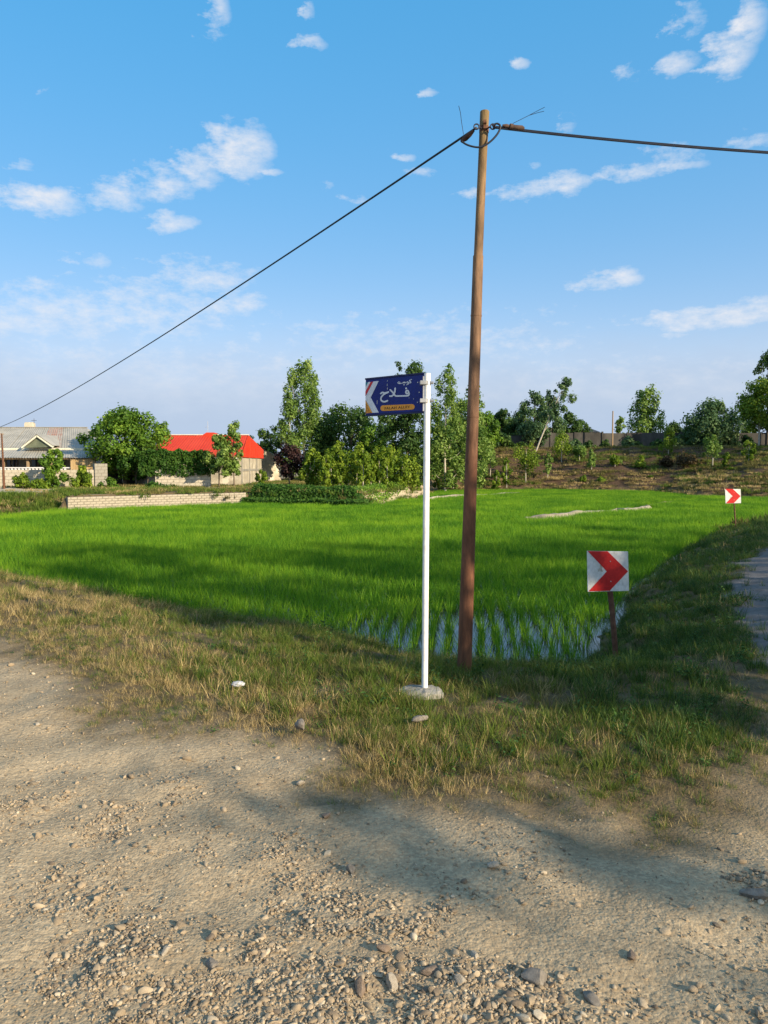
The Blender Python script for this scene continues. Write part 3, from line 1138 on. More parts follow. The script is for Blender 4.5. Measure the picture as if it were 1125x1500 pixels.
# single stones one can pick out
M['stone_grey'] = worn('stone_grey', (.17, .15, .125), (.27, .24, .20), 2.2, .85, .4, .08, 14)
M['stone_pale'] = worn('stone_pale', (.30, .26, .20), (.42, .37, .295), 2.2, .85, .4, .08, 14)
M['stone_brown'] = worn('stone_brown', (.17, .125, .09), (.26, .20, .15), 2.2, .85, .4, .08, 14)
STONES = [
    (440, 1077, .055, 'stone_grey', 'grey stone half sunk in the dry grass left of the post'),
    (613, 1067, .044, 'stone_grey', 'light grey rounded stone in the grass just below the post footing'),
    (574, 1446, .034, 'stone_pale', 'pale upright stone casting a shadow at the bottom centre'),
    (528, 1452, .030, 'stone_brown', 'brown flat stone left of the pale upright stone'),
    (783, 1436, .050, 'stone_grey', 'large flat dark grey stone in the gravel at lower right'),
    (867, 1468, .033, 'stone_grey', 'long grey stone half buried near the bottom right'),
    (674, 1437, .026, 'stone_pale', 'pale round stone at the gravel patch below the utility pole'),
    (632, 1424, .030, 'stone_brown', 'brown stone amid the line of gravel at bottom centre'),
    (514, 1276, .024, 'stone_grey', 'lone upright grey stone in the middle of the road'),
    (721, 1269, .024, 'stone_pale', 'small pale stone lying in the shadow on the road'),
    (562, 1393, .028, 'stone_brown', 'rounded brown stone in the small gravel group at centre'),
    (696, 1402, .024, 'stone_pale', 'pale pointed stone right of the small gravel group'),
    (441, 1148, .030, 'stone_pale', 'flat pale stone at the ragged end of the grass'),
    (310, 1415, .030, 'stone_grey', 'grey rounded stone among gravel at lower left'),
    (242, 1395, .024, 'stone_pale', 'light beige stone lying on bare dirt at lower left'),
    (925, 1402, .026, 'stone_brown', 'brown stone with its neighbour clods at right of the road'),
    (1105, 1312, .040, 'stone_grey', 'grey stone in the gravel heap at the right edge'),
    (478, 1196, .026, 'stone_brown', 'brown clod of stone on the bare slope under the grass'),
]
for i, (px, py, r, mt, lb) in enumerate(STONES):
    x, y = gnd(px, py, 0)
    for _ in range(4):
        x, y = gnd(px, py, hz(x, y))
    me = stone_mesh('stone', 700 + i, 3, .2, M[mt], .6 if 'upright' not in lb else 1.1)
    o = link('stone', me)
    o.location = (x, y, hz(x, y) + r * .25 + (.05 if i < 2 else 0))
    o.scale = (r, r, r)
    o.rotation_euler = (random.uniform(-.2, .2), random.uniform(-.2, .2), random.uniform(0, 6.28))
    tag(o, lb, 'stone', 'single stones on the road and verge')

# ------------------------------------------------------------------ street sign
M['white_paint'] = worn('white_paint', (.72, .72, .70), (.82, .82, .80), 2.5, .38, .08, .003, 30, fleck=((.36, .27, .19), 9, .64))
M['concrete'] = worn('concrete', (.19, .18, .155), (.31, .295, .26), 7, .9, .6, .02, 40)
M['sign_blue'] = worn('sign_blue', (.003, .014, .145), (.005, .020, .19), 3, .5, .03, .002, 60)
M['sign_frame'] = worn('sign_frame', (.004, .007, .05), (.008, .014, .09), 3, .35, .03, .002, 60)
M['print_white'] = worn('print_white', (.62, .65, .68), (.74, .76, .78), 6, .4, .02, .001, 60)
M['print_red'] = worn('print_red', (.50, .02, .03), (.62, .035, .04), 4, .4, .02, .001, 60)
M['print_orange'] = worn('print_orange', (.74, .30, .03), (.85, .37, .045), 4, .4, .02, .001, 60)
M['print_teal'] = worn('print_teal', (.03, .22, .28), (.05, .30, .35), 4, .4, .02, .001, 60)
M['print_black'] = worn('print_black', (.02, .012, .01), (.035, .02, .015), 4, .5, .02, .001, 60)
M['galv'] = worn('galvanised', (.38, .38, .37), (.55, .55, .54), 8, .45, .1, .004, 50, .6)

x, y = gnd(622, 1012, -.06)
for _ in range(5):
    x, y = gnd(622, 1012, hz(x, y) + .03)
PX, PY = x, y
PZ = hz(PX, PY)
sign = thing('street_sign', 'white post on a concrete footing carrying a blue street name sign', 'street sign', (PX, PY, PZ))
ptop = at(626, 547, PY)
mb = MB()
prr = .0215
mb.tube([(PX, PY, PZ - .02), (PX + (ptop.x - PX) * .5, PY, PZ + (ptop.z - PZ) * .5), (ptop.x, PY, ptop.z)], prr, 20)
post = mb.build('post', M['white_paint'], sign, smooth=True)
mb = MB()
# footing: an uneven poured disc
rr = random.Random(3)
ring = [(PX - .02 + (.15 + rr.uniform(-.018, .018)) * math.cos(a), PY - .01 + (.125 + rr.uniform(-.015, .015)) * math.sin(a)) for a in [2 * math.pi * k / 22 for k in range(22)]]
n0 = len(ring)
vs = [(a, b, PZ - .08) for a, b in ring] + [(a, b, PZ + .034 + rr.uniform(-.008, .008)) for a, b in ring] + \
     [(PX + (a - PX) * .8, PY + (b - PY) * .8, PZ + .048 + rr.uniform(-.006, .006)) for a, b in ring] + [(PX, PY, PZ + .058)]
fs = []
for i in range(n0):
    j = (i + 1) % n0
    fs += [(i, j, j + n0, i + n0), (i + n0, j + n0, j + 2 * n0, i + 2 * n0), (i + 2 * n0, j + 2 * n0, 3 * n0)]
mb.add(vs, fs)
mb.build('footing', M['concrete'], sign)

YR, YL = PY + .01, PY + .36
TR_, BR_ = at(620.5, 549, YR), at(620, 602.5, YR)
TL_, BL_ = at(535.5, 555.5, YL), at(535, 607.5, YL)
ex = ((TL_ - TR_) + (BL_ - BR_)) / 2
O_ = (TL_ + BL_) / 2
axu = -ex
Wd = axu.length
axu = axu.normalized()
axv = Vector((0, 0, 1))
Ht = ((TR_.z - BR_.z) + (TL_.z - BL_.z)) / 2
axu = Vector((axu.x, axu.y, 0)).normalized()
axn = axu.cross(axv).normalized()          # towards the viewer
if axn.y > 0:
    axn = -axn
org = Vector((TL_.x, TL_.y, (BL_.z + BR_.z) / 2))


def sp_(u, v, d=0.0):
    return org + axu * (u * Wd) + axv * (v * Ht) + axn * d


panel = MB()
panel.prism([sp_(0, 0, 0), sp_(1, 0, 0), sp_(1, 1, 0), sp_(0, 1, 0)], -axn * .035)
panel_o = panel.build('sign_panel', M['sign_blue'], sign, bevel=.002)
for nm, a, b in (('frame_edge', (0, 1), (1, 1)), ('frame_edge', (0, 0), (1, 0))):
    e = MB()
    vv0 = a[1]
    lo, hi = (1, 1.045) if vv0 else (-.045, 0)
    e.prism([sp_(-.004, lo, .004), sp_(1.004, lo, .004), sp_(1.004, hi, .004), sp_(-.004, hi, .004)], -axn * .043)
    e.build(nm, M['sign_frame'], panel_o)


def cuv(x, y):
    u = (x - 107) / 826
    tp, bt = 158 - 53 * u, 640 - 35 * u
    return u, (bt - y) / (bt - tp)


def cpt(x, y, d):
    u, v = cuv(x, y)
    return sp_(u, v, d)


def flat(name, polys, mat, d, parent=panel_o):
    mb = MB()
    for pl in polys:
        mb.prism([cpt(a, b, d) for a, b in pl], -axn * .0012)
    return mb.build(name, mat, parent)


def stroke(mb, pts, w, d):
    """one pen stroke in crop coordinates, with rounded ends"""
    pts = [np.array(p, float) for p in pts]
    fine = []
    for i in range(len(pts) - 1):
        p0, p1, p2, p3 = pts[max(i - 1, 0)], pts[i], pts[i + 1], pts[min(i + 2, len(pts) - 1)]
        for k in range(6):
            q = k / 6
            fine.append(.5 * (2 * p1 + (p2 - p0) * q + (2 * p0 - 5 * p1 + 4 * p2 - p3) * q * q + (3 * p1 - p0 - 3 * p2 + p3) * q ** 3))
    fine.append(pts[-1])
    Lf, Rt = [], []
    for i, q in enumerate(fine):
        dd = fine[min(i + 1, len(fine) - 1)] - fine[max(i - 1, 0)]
        dd = dd / (np.linalg.norm(dd) + 1e-9)
        nn = np.array([-dd[1], dd[0]]) * w / 2
        Lf.append(q + nn)
        Rt.append(q - nn)
    for i in range(len(fine) - 1):
        mb.add([cpt(*Lf[i], d), cpt(*Lf[i + 1], d), cpt(*Rt[i + 1], d), cpt(*Rt[i], d)], [(0, 1, 2, 3)])
    for q in (fine[0], fine[-1]):
        disc(mb, q[0], q[1], w / 2, d + .00015)


def disc(mb, x, y, r, d, n=12):
    mb.add([cpt(x + r * math.cos(2 * math.pi * k / n), y + r * math.sin(2 * math.pi * k / n), d) for k in range(n)], [tuple(range(n))])


flat('chevron_band', [[(305, 178), (186, 402), (305, 612), (213, 616), (107, 428), (107, 392), (226, 184)]], M['print_white'], .0015)
flat('chevron_band', [[(186, 188), (224, 186), (107, 384), (107, 322)]], M['print_red'], .0024, )
flat('chevron_band', [[(150, 190), (184, 188), (107, 318), (107, 262)]], M['print_white'], .0015)
flat('corner_patch', [[(108, 194), (147, 191), (108, 256)]], M['print_teal'], .0015)
flat('chevron_band', [[(107, 438), (211, 616), (107, 622)]], M['print_orange'], .0015)
mb = MB()
for k in range(6):
    yy = 490 + k * 23
    stroke(mb, [(109, yy + 12), (130, yy - 4), (118 + k * 14, yy + 6)], 5, .0026)
mb.build('hatching', M['print_black'], panel_o)
# big word and small word above it, pen strokes
mb = MB()
D1 = .0022
stroke(mb, [(735, 348), (722, 322), (702, 322), (694, 343), (706, 362), (735, 352), (738, 372), (726, 388), (690, 391), (620, 391), (560, 391)], 21, D1)
disc(mb, 698, 290, 13, D1)
stroke(mb, [(562, 391), (540, 380), (510, 340), (474, 305)], 22, D1 + .0002)
stroke(mb, [(545, 285), (540, 330), (525, 366), (500, 388), (468, 390)], 22, D1 + .0004)
stroke(mb, [(336, 352), (362, 338), (395, 346), (446, 334)], 22, D1)
stroke(mb, [(446, 336), (385, 362), (345, 402), (342, 440), (370, 463), (405, 463), (434, 452)], 22, D1 + .0002)
mb.build('lettering', M['print_white'], panel_o, label='large white Persian street name')
mb = MB()
stroke(mb, [(772, 172), (742, 188), (762, 205), (760, 216), (735, 218)], 10, D1)
stroke(mb, [(728, 206), (714, 200), (706, 210), (716, 220), (730, 214), (728, 232), (704, 243)], 9, D1)
stroke(mb, [(690, 210), (672, 204), (652, 212), (690, 216)], 9, D1)
stroke(mb, [(656, 213), (632, 220), (600, 222), (582, 214), (592, 200), (612, 206), (606, 221)], 9, D1 + .0001)
disc(mb, 662, 236, 5, D1)
disc(mb, 674, 236, 5, D1)
disc(mb, 668, 246, 5, D1)
mb.build('lettering', M['print_white'], panel_o)
# orange strip with Latin name
ys0 = 551
pl = []
for k in range(9):
    a = math.pi / 2 + math.pi * k / 8
    pl.append((368 + 38 * math.cos(a), ys0 + 2 + 39 * math.sin(a)))
for k in range(9):
    a = -math.pi / 2 + math.pi * k / 8
    pl.append((776 + 38 * math.cos(a), ys0 - 9 + 37 * math.sin(a)))
flat('name_strip', [pl], M['print_orange'], .0015)
cu = bpy.data.curves.new('latin_name', 'FONT')
cu.body = 'FALAH ALLEY'
cu.size = 1
cu.space_character = 1.12
cu.offset = .018
cu.resolution_u = 2
tmp = bpy.data.objects.new('latin_tmp', cu)
COL.objects.link(tmp)
bpy.context.view_layer.update()
tme = bpy.data.meshes.new_from_object(tmp.evaluated_get(bpy.context.evaluated_depsgraph_get()))
bpy.data.objects.remove(tmp)
co = np.array([v.co[:] for v in tme.vertices])
mn, mx = co.min(0), co.max(0)
u0, v0 = cuv(392, 574)
u1, v1 = cuv(752, 520)
ow = wloc(panel_o)
for vtx in tme.vertices:
    a = (vtx.co.x - mn[0]) / (mx[0] - mn[0])
    b = (vtx.co.y - mn[1]) / (mx[1] - mn[1])
    bold = 0
    vtx.co = sp_(u0 + (u1 - u0) * a, v0 + (v1 - v0) * b * .9, .0024) - ow
tme.materials.clear()
tme.materials.append(M['print_black'])
link('lettering', tme, panel_o)
for (a, b) in ((858, 214), (877, 348), (855, 482)):
    mb = MB()
    mb.tube([cpt(a, b, -.001), cpt(a, b, .004)], .0045, 10)
    mb.build('rivet', M['galv'], panel_o)
for a, b, l_ in ((434, 180, 14), (430, 235, 24), (433, 285, 20), (283, 470, 44), (800, 435, 6), (740, 420, 5)):
    mb = MB()
    stroke(mb, [(a, b - l_ / 2), (a - 2, b + l_ / 2)], 8, .0016)
    mb.build('scuff', M['galv'], panel_o)
# clamps holding the panel to the post
for b in (225, 465):
    u, v = cuv(935, b)
    z = sp_(1, v).z
    br = MB()
    px_ = PX + (ptop.x - PX) * (z - PZ) / (ptop.z - PZ)
    br.box((px_ - .05, PY - .030, z - .014), (px_ - .005, PY + .032, z + .014))
    bo = br.build('clamp', M['galv'], sign, bevel=.003)
    r2 = MB()
    r2.tube([(px_, PY, z - .013), (px_, PY, z + .013)], prr + .004, 18)
    r2.build('clamp_band', M['galv'], bo)
    r3 = MB()
    r3.tube([(px_ + .018, PY - .012, z), (px_ + .04, PY - .018, z)], .010, 8)
    r3.build('bolt', M['galv'], bo)
mb = MB()
mb.box((ptop.x - .03, PY - .012, ptop.z - .02), (ptop.x - .018, PY + .012, BR_.z - .0))
mb.build('mounting_strip', M['galv'], sign)

# ------------------------------------------------------------------ utility pole and cables
m, t, p, out = new_mat('rusty_pole')
tcn = N(t, 'ShaderNodeTexCoord').outputs['Object']
sx = N(t, 'ShaderNodeSeparateXYZ')
L(t, tcn, sx.inputs[0])
mp = N(t, 'ShaderNodeMapping')
mp.inputs['Scale'].default_value = (1, 1, .22)
L(t, tcn, mp.inputs[0])
streak = tnoise(t, mp.outputs[0], 18, 6, .65)
blot = tnoise(t, mp.outputs[0], 5, 5, .6)
hgt = tmath(t, 'DIVIDE', sx.outputs[2], 5.2)
hgt = tmath(t, 'ADD', hgt, tmath(t, 'MULTIPLY', tmath(t, 'SUBTRACT', blot, .5), .30))
base = tramp(t, hgt, [(0, (.15, .066, .034)), (.28, (.155, .068, .037)), (.42, (.165, .094, .055)), (.62, (.18, .112, .066)), (.78, (.20, .135, .055)), (.9, (.175, .14, .05))])
base = tmix(t, .85, base, tramp(t, streak, [(.28, (.32, .29, .27)), (.5, (.95, .93, .92)), (.72, (1.7, 1.6, 1.5))]), 'MULTIPLY')
L(t, base, p.inputs['Base Color'])
p.inputs['Roughness'].default_value = .75
p.inputs['Specular IOR Level'].default_value = .3
tbump(t, p, streak, .6, .01)
M['pole'] = m
M['rust'] = worn('rust_metal', (.085, .038, .022), (.17, .085, .05), 14, .85, .3, .005, 50)
M['grip'] = worn('weathered_grip', (.045, .028, .022), (.10, .06, .042), 14, .8, .4, .008, 60)
M['cable'] = worn('cable_rubber', (.012, .014, .022), (.022, .025, .036), 5, .45, .1, .002, 60)
M['hook'] = worn('dark_iron', (.03, .03, .045), (.06, .06, .08), 5, .5, .1, .002, 60, .4)

ux, uy = gnd(680, 986, -.3)
for _ in range(5):
    ux, uy = gnd(680, 986, hz(ux, uy))
uz = hz(ux, uy)
UB = Vector((ux, uy, uz))
UT = at(710, 163, uy + .05)
UJ = at(700.5, 375, uy + .03)
mpp = uy / F
pole = thing('utility_pole', 'tall leaning rusty steel utility pole with cables at its top', 'utility pole', UB)
mb = MB()
lo = [UB - Vector((0, 0, .3)), UB, UB.lerp(UJ, .25), UB.lerp(UJ, .5), UB.lerp(UJ, .75), UJ]
mb.tube(lo, [11.2 * mpp, 10.8 * mpp, 10.0 * mpp, 9.0 * mpp, 8.1 * mpp, 7.4 * mpp], 28)
shaft = mb.build('lower_shaft', M['pole'], pole, smooth=True)
mb = MB()
UJ2 = UB.lerp(UJ, .98)
mb.tube([UJ2, UJ.lerp(UT, .3), UJ.lerp(UT, .7), UT - Vector((0, 0, .006)), UT], [6.5 * mpp, 6.3 * mpp, 6.2 * mpp, 6.6 * mpp, 6.0 * mpp], 28)
mb.build('upper_shaft', M['pole'], pole, smooth=True)
for fr in (.34, .62, .86):
    q = UB.lerp(UJ, fr)
    mb = MB()
    dd = (UJ - UB).normalized()
    rr_ = (10.8 + (7.4 - 10.8) * fr) * mpp
    mb.tube([q - dd * .006, q + dd * .006], rr_ + .0015, 28)
    mb.build('weld_seam', M['pole'], shaft, smooth=True)
zc_ = at(708, 186, uy).z
band_c = UT + (UB - UT) * ((UT.z - zc_) / (UT.z - UB.z))
dd = (UT - UB).normalized()
mb = MB()
mb.tube([band_c - dd * .022, band_c + dd * .022], 6.9 * mpp, 26)
clamp = mb.build('clamp_band', M['rust'], pole, smooth=True)
mb = MB()
mb.beam(band_c + Vector((0, -.045, -.01)), band_c + Vector((0, -.045, .055)), .02, .014)
mb.tube([band_c + Vector((-.012, -.05, .03)), band_c + Vector((.012, -.055, .03))], .010, 8)
mb.build('clamp_bolt', M['rust'], clamp)


def ring_(mb, c, r, th, ax1, ax2, n=20, frac=1.0):
    pts = [Vector(c) + Vector(ax1) * r * math.cos(2 * math.pi * frac * k / n) + Vector(ax2) * r * math.sin(2 * math.pi * frac * k / n) for k in range(n + 1)]
    mb.tube(pts, th, 8)


for px in (698, 722):
    c0 = at(px, 185.5, uy - .02)
    mb = MB()
    ring_(mb, c0, 3.6 * mpp, .0055, (1, 0, 0), (0, 0, 1))
    mb.tube([c0 + Vector((.02 if px < 709 else -.02, 0, 0)), Vector((band_c.x, band_c.y, c0.z))], .006, 8)
    mb.build('eye_hook', M['hook'], pole, smooth=True)
# jumper cable looping under the clamp
mb = MB()
pts = [at(a, b, uy - .05) for a, b in ((676, 207), (684, 212), (694, 215), (703, 215.5), (712, 212), (722, 204), (730, 194), (733, 185), (728, 181), (721, 184))]
sm = []
for i in range(len(pts) - 1):
    p0, p1, p2, p3 = pts[max(i - 1, 0)], pts[i], pts[i + 1], pts[min(i + 2, len(pts) - 1)]
    for k in range(4):
        q = k / 4
        sm.append(.5 * (2 * p1 + (p2 - p0) * q + (2 * p0 - 5 * p1 + 4 * p2 - p3) * q * q + (3 * p1 - p0 - 3 * p2 + p3) * q ** 3))
sm.append(pts[-1])
mb.tube(sm, .0075, 8)
mb.build('jumper_cable', M['cable'], pole, smooth=True)

# left cable: long span to the pole by the grey roofed house
PL0 = at(698, 187, uy - .02)
PL1 = at(-64, 640, 47)


def span(p0, p1, sag, n=60):
    return [p0.lerp(p1, k / n) - Vector((0, 0, 4 * sag * (k / n) * (1 - k / n))) for k in range(n + 1)]


cab = thing('overhead_cable', 'long black overhead cable descending from the pole to the left', 'cable', PL0)
spn = span(PL0, PL1, .62)
mb = MB()
mb.tube(spn, [.0085] * 20 + [.010] * 41, 6)
mb.build('wire', M['cable'], cab, smooth=True)
mb = MB()
gp = [at(x_, y_, uy + q_) for x_, y_, q_ in ((694, 191, .0), (688, 197, .03), (682, 202.5, .06), (676, 207, .1))]
mb.tube(gp, [.010, .019, .021, .012], 10)
mb.build('splice_grip', M['grip'], cab, smooth=True)
mb = MB()
mb.tube([at(679, 197, uy), at(676, 178, uy - .02), at(674.5, 165, uy - .05), at(672, 155, uy - .08)], .0022, 5)
mb.build('wire_tail', M['hook'], cab)
PR0 = at(722, 186, uy - .02)
PR1 = at(1750, 236, uy + .6)
cab2 = thing('overhead_cable', 'thick double overhead cable running from the pole top to the right', 'cable', PR0)
spn = span(PR0, PR1, .10)
for off in (.0085, -.0085):
    mb = MB()
    mb.tube([q + Vector((0, off * .5, off * .75)) for q in spn], .0068, 6)
    mb.build('wire', M['cable'], cab2, smooth=True)
mb = MB()
fr = lambda px: min(spn, key=lambda q: abs((q.x / q.y) * F + 562.5 - px))
g0_, g1_ = at(736, 184, uy - .02), at(768, 188.4, uy)
mb.tube([g0_, g0_.lerp(g1_, .18), g0_.lerp(g1_, .3), g0_.lerp(g1_, .34), g0_.lerp(g1_, .45), g0_.lerp(g1_, .55), g0_.lerp(g1_, .9), g1_],
        [.009, .016, .013, .023, .022, .017, .020, .010], 10)
mb.build('splice_grip', M['grip'], cab2, smooth=True)
for e in ((798, 157), (797, 163)):
    mb = MB()
    mb.tube([at(751, 181, uy), at(775, 169, uy - .02), at(788, 162 + (e[1] - 157) * .5, uy - .04), at(*e, uy - .06)], .002, 5)
    mb.build('wire_tail', M['hook'], cab2)

# ------------------------------------------------------------------ chevron signs
M['sign_white'] = worn('dirty_white_sheet', (.55, .55, .52), (.72, .72, .69), 5, .55, .06, .002, 40, fleck=((.30, .28, .22), 7, .60), stretch=(1, 1, .6))
M['sign_red'] = worn('chevron_red', (.46, .012, .012), (.58, .022, .02), 5, .45, .03, .002, 40)


def chevron_sign(label, TLp, TRp, BRp, BLp, Y, base_px, top_px, prad):
    bx, by = gnd(*base_px, -.3)
    for _ in range(6):
        bx, by = gnd(*base_px, hz(bx, by))
    Y = by
    B = Vector((bx, by, hz(bx, by)))
    o = thing('chevron_sign', label, 'road sign', B, 'red chevron curve markers')
    P = [at(*q, Y - .035) for q in (TLp, TRp, BRp, BLp)]
    n_ = (P[1] - P[0]).cross(P[3] - P[0]).normalized()
    if n_.y > 0:
        n_ = -n_
    mb = MB()
    mb.prism(P, -n_ * .012)
    pn = mb.build('sign_panel', M['sign_white'], o, bevel=.0015)

    def uvp(u, v, d):
        return P[0].lerp(P[1], u).lerp(P[3].lerp(P[2], u), v) + n_ * d
    mb = MB()
    poly = [(0.01, .0), (.50, .0), (.985, .5), (.53, .985), (.02, .985), (.47, .5)]
    # split into two convex arms so the face fills cleanly
    mb.prism([uvp(*q, .003) for q in (poly[0], poly[1], poly[2], poly[5])], -n_ * .002)
    mb.prism([uvp(*q, .003) for q in (poly[5], poly[2], poly[3], poly[4])], -n_ * .002)
    mb.build('chevron', M['sign_red'], pn)
    T = at(*top_px, Y)
    mb = MB()
    mb.tube([B - Vector((0, 0, .15)), B.lerp(T, .5), T], prad, 12)
    ps = mb.build('post', M['rust'], o, smooth=True)
    for q in (.25, .75):
        c0 = uvp(.56, q, .003)
        mb = MB()
        mb.tube([c0, c0 + n_ * .004], .006, 8)
        mb.build('bolt', M['galv'], pn)
    return o


chevron_sign('square white sign with red chevron on a rusty post in the shaded verge', (860, 807), (920, 808), (921.5, 865.5), (861, 867), 7.5, (905, 970), (888, 815), .028)
chevron_sign('distant small red chevron sign on a thin post at the field corner', (1062, 716), (1085, 716.5), (1085.5, 737), (1063, 737.5), 20, (1078, 776), (1074, 719), .022)

# white scrap of plastic in the dry grass
M['plastic'] = worn('white_plastic', (.38, .38, .40), (.56, .56, .57), 12, .5, .2, .01, 30)
x, y = gnd(349, 1007, 0)
for _ in range(4):
    x, y = gnd(349, 1007, hz(x, y) + .05)
bm = bmesh.new()
bmesh.ops.create_icosphere(bm, subdivisions=3, radius=1)
for v in bm.verts:
    k = .75 + .5 * float(fbm(np.array([v.co.x * 2 + 5]), np.array([v.co.y * 2 + v.co.z * 3 + 5]), 900)[0])
    v.co = Vector((v.co.x * .048 * k, v.co.y * .03 * k, v.co.z * .02 * k))
me = bpy.data.meshes.new('plastic_scrap')
bm.to_mesh(me)
bm.free()
me.materials.append(M['plastic'])
o = link('plastic_scrap', me)
o.location = (x, y, hz(x, y) + .075)
tag(o, 'crumpled white plastic scrap lying in the dry grass at left', 'litter')

# ------------------------------------------------------------------ trees
M['bark'] = worn('bark', (.10, .075, .05), (.20, .16, .11), 6, .9, .6, .03, 30)
M['bark_pale'] = worn('pale_bark', (.34, .31, .25), (.50, .46, .38), 5, .85, .4, .02, 30)
LEAF = {
    'walnut': leafy('walnut_leaf', (.060, .133, .018), (.133, .257, .029), (.265, .390, .047), .42),
    'poplar': leafy('poplar_leaf', (.078, .156, .034), (.172, .281, .056), (.328, .437, .117), .42),
    'dark': leafy('dark_leaf', (.029, .069, .018), (.062, .127, .030), (.133, .211, .047), .42),
    'young': leafy('young_leaf', (.078, .150, .013), (.169, .260, .023), (.312, .403, .046), .42),
    'euca': leafy('blue_green_leaf', (.052, .111, .052), (.104, .189, .078), (.208, .293, .117), .42),
    'plum': leafy('plum_leaf', (.022, .012, .012), (.045, .022, .022), (.09, .045, .035), .25),
    'brown': leafy('brown_leaf', (.05, .035, .018), (.10, .07, .03), (.17, .13, .05), .3),
    'vine': leafy('vine_leaf', (.023, .072, .013), (.052, .130, .018), (.111, .208, .033), .42),
}


def profile(kind, t_):
    if kind == 'round':
        return math.sqrt(max(0, 1 - (2 * t_ - 1) ** 2)) ** .8
    if kind == 'poplar':
        return max(.12, (math.sin(math.pi * min(1, t_ * .86 + .12)) ** .55) * (1.05 - .28 * t_))
    if kind == 'cone':
        return max(.05, (1 - t_) ** .8) * min(1, t_ * 6 + .3)
    if kind == 'column':
        return max(.1, math.sin(math.pi * (t_ * .86 + .08)) ** .4)
    if kind == 'bush':
        return max(.15, (1 - t_ ** 2.2)) * (.8 + .2 * min(1, t_ * 5))
    if kind == 'open':
        return max(.1, math.sin(math.pi * (t_ ** .7 * .85 + .1)))
    return 1


def crown_mesh(rg, C0, H, hw, kind, t0, n, leaf, nc, cl, zst=1.0, lean=(0, 0), edge=1.0):
    cs = []
    for k in range(nc):
        t_ = (k + rg.uniform()) / nc
        pr = profile(kind, t_) * hw
        a = k * 2.39996 + rg.normal(0, .5)
        rr_ = pr * math.sqrt(rg.uniform(.08, 1)) * rg.uniform(.72, 1.12) * edge
        shoot = rg.uniform() < .24
        rr_ *= rg.uniform(1.12, 1.38) if shoot else 1
        z = H * (t0 + (1 - t0) * t_) + (H * rg.uniform(0, .05) if shoot else 0)
        f_ = z / H
        cs.append((C0.x + lean[0] * f_ + rr_ * math.cos(a), C0.y + lean[1] * f_ + rr_ * math.sin(a), C0.z + z,
                   cl * hw * rg.uniform(.6, 1.25) * (.6 + .4 * profile(kind, t_)) * (.55 if shoot else 1)))
    cs = np.array(cs)
    # a few twigs breaking the outline
    wts = cs[:, 3] ** 2
    pick = rg.choice(nc, n, p=wts / wts.sum())
    d = rg.normal(size=(n, 3))
    d /= np.linalg.norm(d, axis=1)[:, None]
    r = cs[pick, 3] * rg.uniform(size=n) ** .42
    stray = rg.uniform(size=n) < .06
    r = np.where(stray, r * 1.45, r)
    P = cs[pick, :3] + d * r[:, None] * np.array([1, 1, zst])
    P[:, 2] = np.maximum(P[:, 2], C0.z + H * t0 * .6 + .05)
    nn = d * 1.0 + rg.normal(size=(n, 3)) * .5 + np.array([0, 0, .3])
    nn /= np.linalg.norm(nn, axis=1)[:, None]
    V, Q = leaves(rg, P, nn, np.full(n, leaf), .7)
    tone = np.clip(rg.normal(.45, .2, n) + (rg.normal(0, .2, nc))[pick], 0, 1)
    return V, Q, np.repeat(tone, 4), cs


def make_tree(name, label, base, H, hw, kind, leafm, n, leaf=.2, t0=.2, nc=34, cl=.38, trunk=.12, bark='bark', lean=(0, 0), zst=1.0, seed=1, group=None, cat='tree',
              limbs=8, edge=1.0, trunk_to=.85, extra=None):
    rg = np.random.default_rng(seed)
    base = Vector(base)
    o = thing(name, label, cat, base, group)
    V, Q, A, cs = crown_mesh(rg, base, H, hw, kind, t0, n, leaf, nc, cl, zst, lean, edge)
    mb = MB()
    pts, rad = [], []
    K = 6
    for k in range(K + 1):
        f_ = k / K * trunk_to
        w_ = .03 * H * math.sin(f_ * 5 + seed)
        pts.append(base + Vector((lean[0] * f_ + w_ * .5 * f_, lean[1] * f_ + w_ * .3 * f_, H * f_ - (.15 if k == 0 else 0))))
        rad.append(max(.008, trunk * (1 - f_) ** .9 + .006))
    mb.tube(pts, rad, 8)
    order = rg.permutation(len(cs))[:limbs]
    for i in order:
        c = Vector(cs[i, :3])
        f_ = max(.08, min(trunk_to * .95, ((c.z - base.z) / H) * rg.uniform(.55, .8)))
        k = f_ / trunk_to * K
        i0 = min(K - 1, int(k))
        s_ = pts[i0].lerp(pts[i0 + 1], k - i0)
        md = s_.lerp(c, .5) + Vector((0, 0, -.03 * H))
        r0 = max(.007, trunk * .42 * (1 - f_))
        mb.tube([s_, md, c], [r0, r0 * .7, r0 * .3], 5)
    mb.build('trunk', M[bark], o, smooth=True)
    me = mesh_from_quads('crown', V - np.array(base), Q, LEAF[leafm], {'ran': ('FLOAT', A)})
    link('crown', me, o)
    return o


def gz(px, Y):
    """ground point under pixel column px at depth Y"""
    x = (px - 562.5) / F * Y * 1.0
    return Vector((x, Y, hz(x, Y)))


def tree_px(name, label, px, top, hwpx, Y, base=None, **kw):
    b = gz(px, Y)
    H = at(px, top, Y).z - b.z
    kw['n'] = int(kw['n'] * 1.25)
    return make_tree(name, label, b, H, hwpx * Y / F * 1.13, **kw)


ORD = ['first', 'second', 'third', 'fourth', 'fifth', 'sixth', 'seventh', 'eighth', 'ninth', 'tenth', 'eleventh', 'twelfth', 'thirteenth', 'fourteenth', 'fifteenth',
       'sixteenth', 'seventeenth', 'eighteenth', 'nineteenth', 'twentieth', 'twenty-first', 'twenty-second', 'twenty-third', 'twenty-fourth', 'twenty-fifth', 'twenty-sixth']

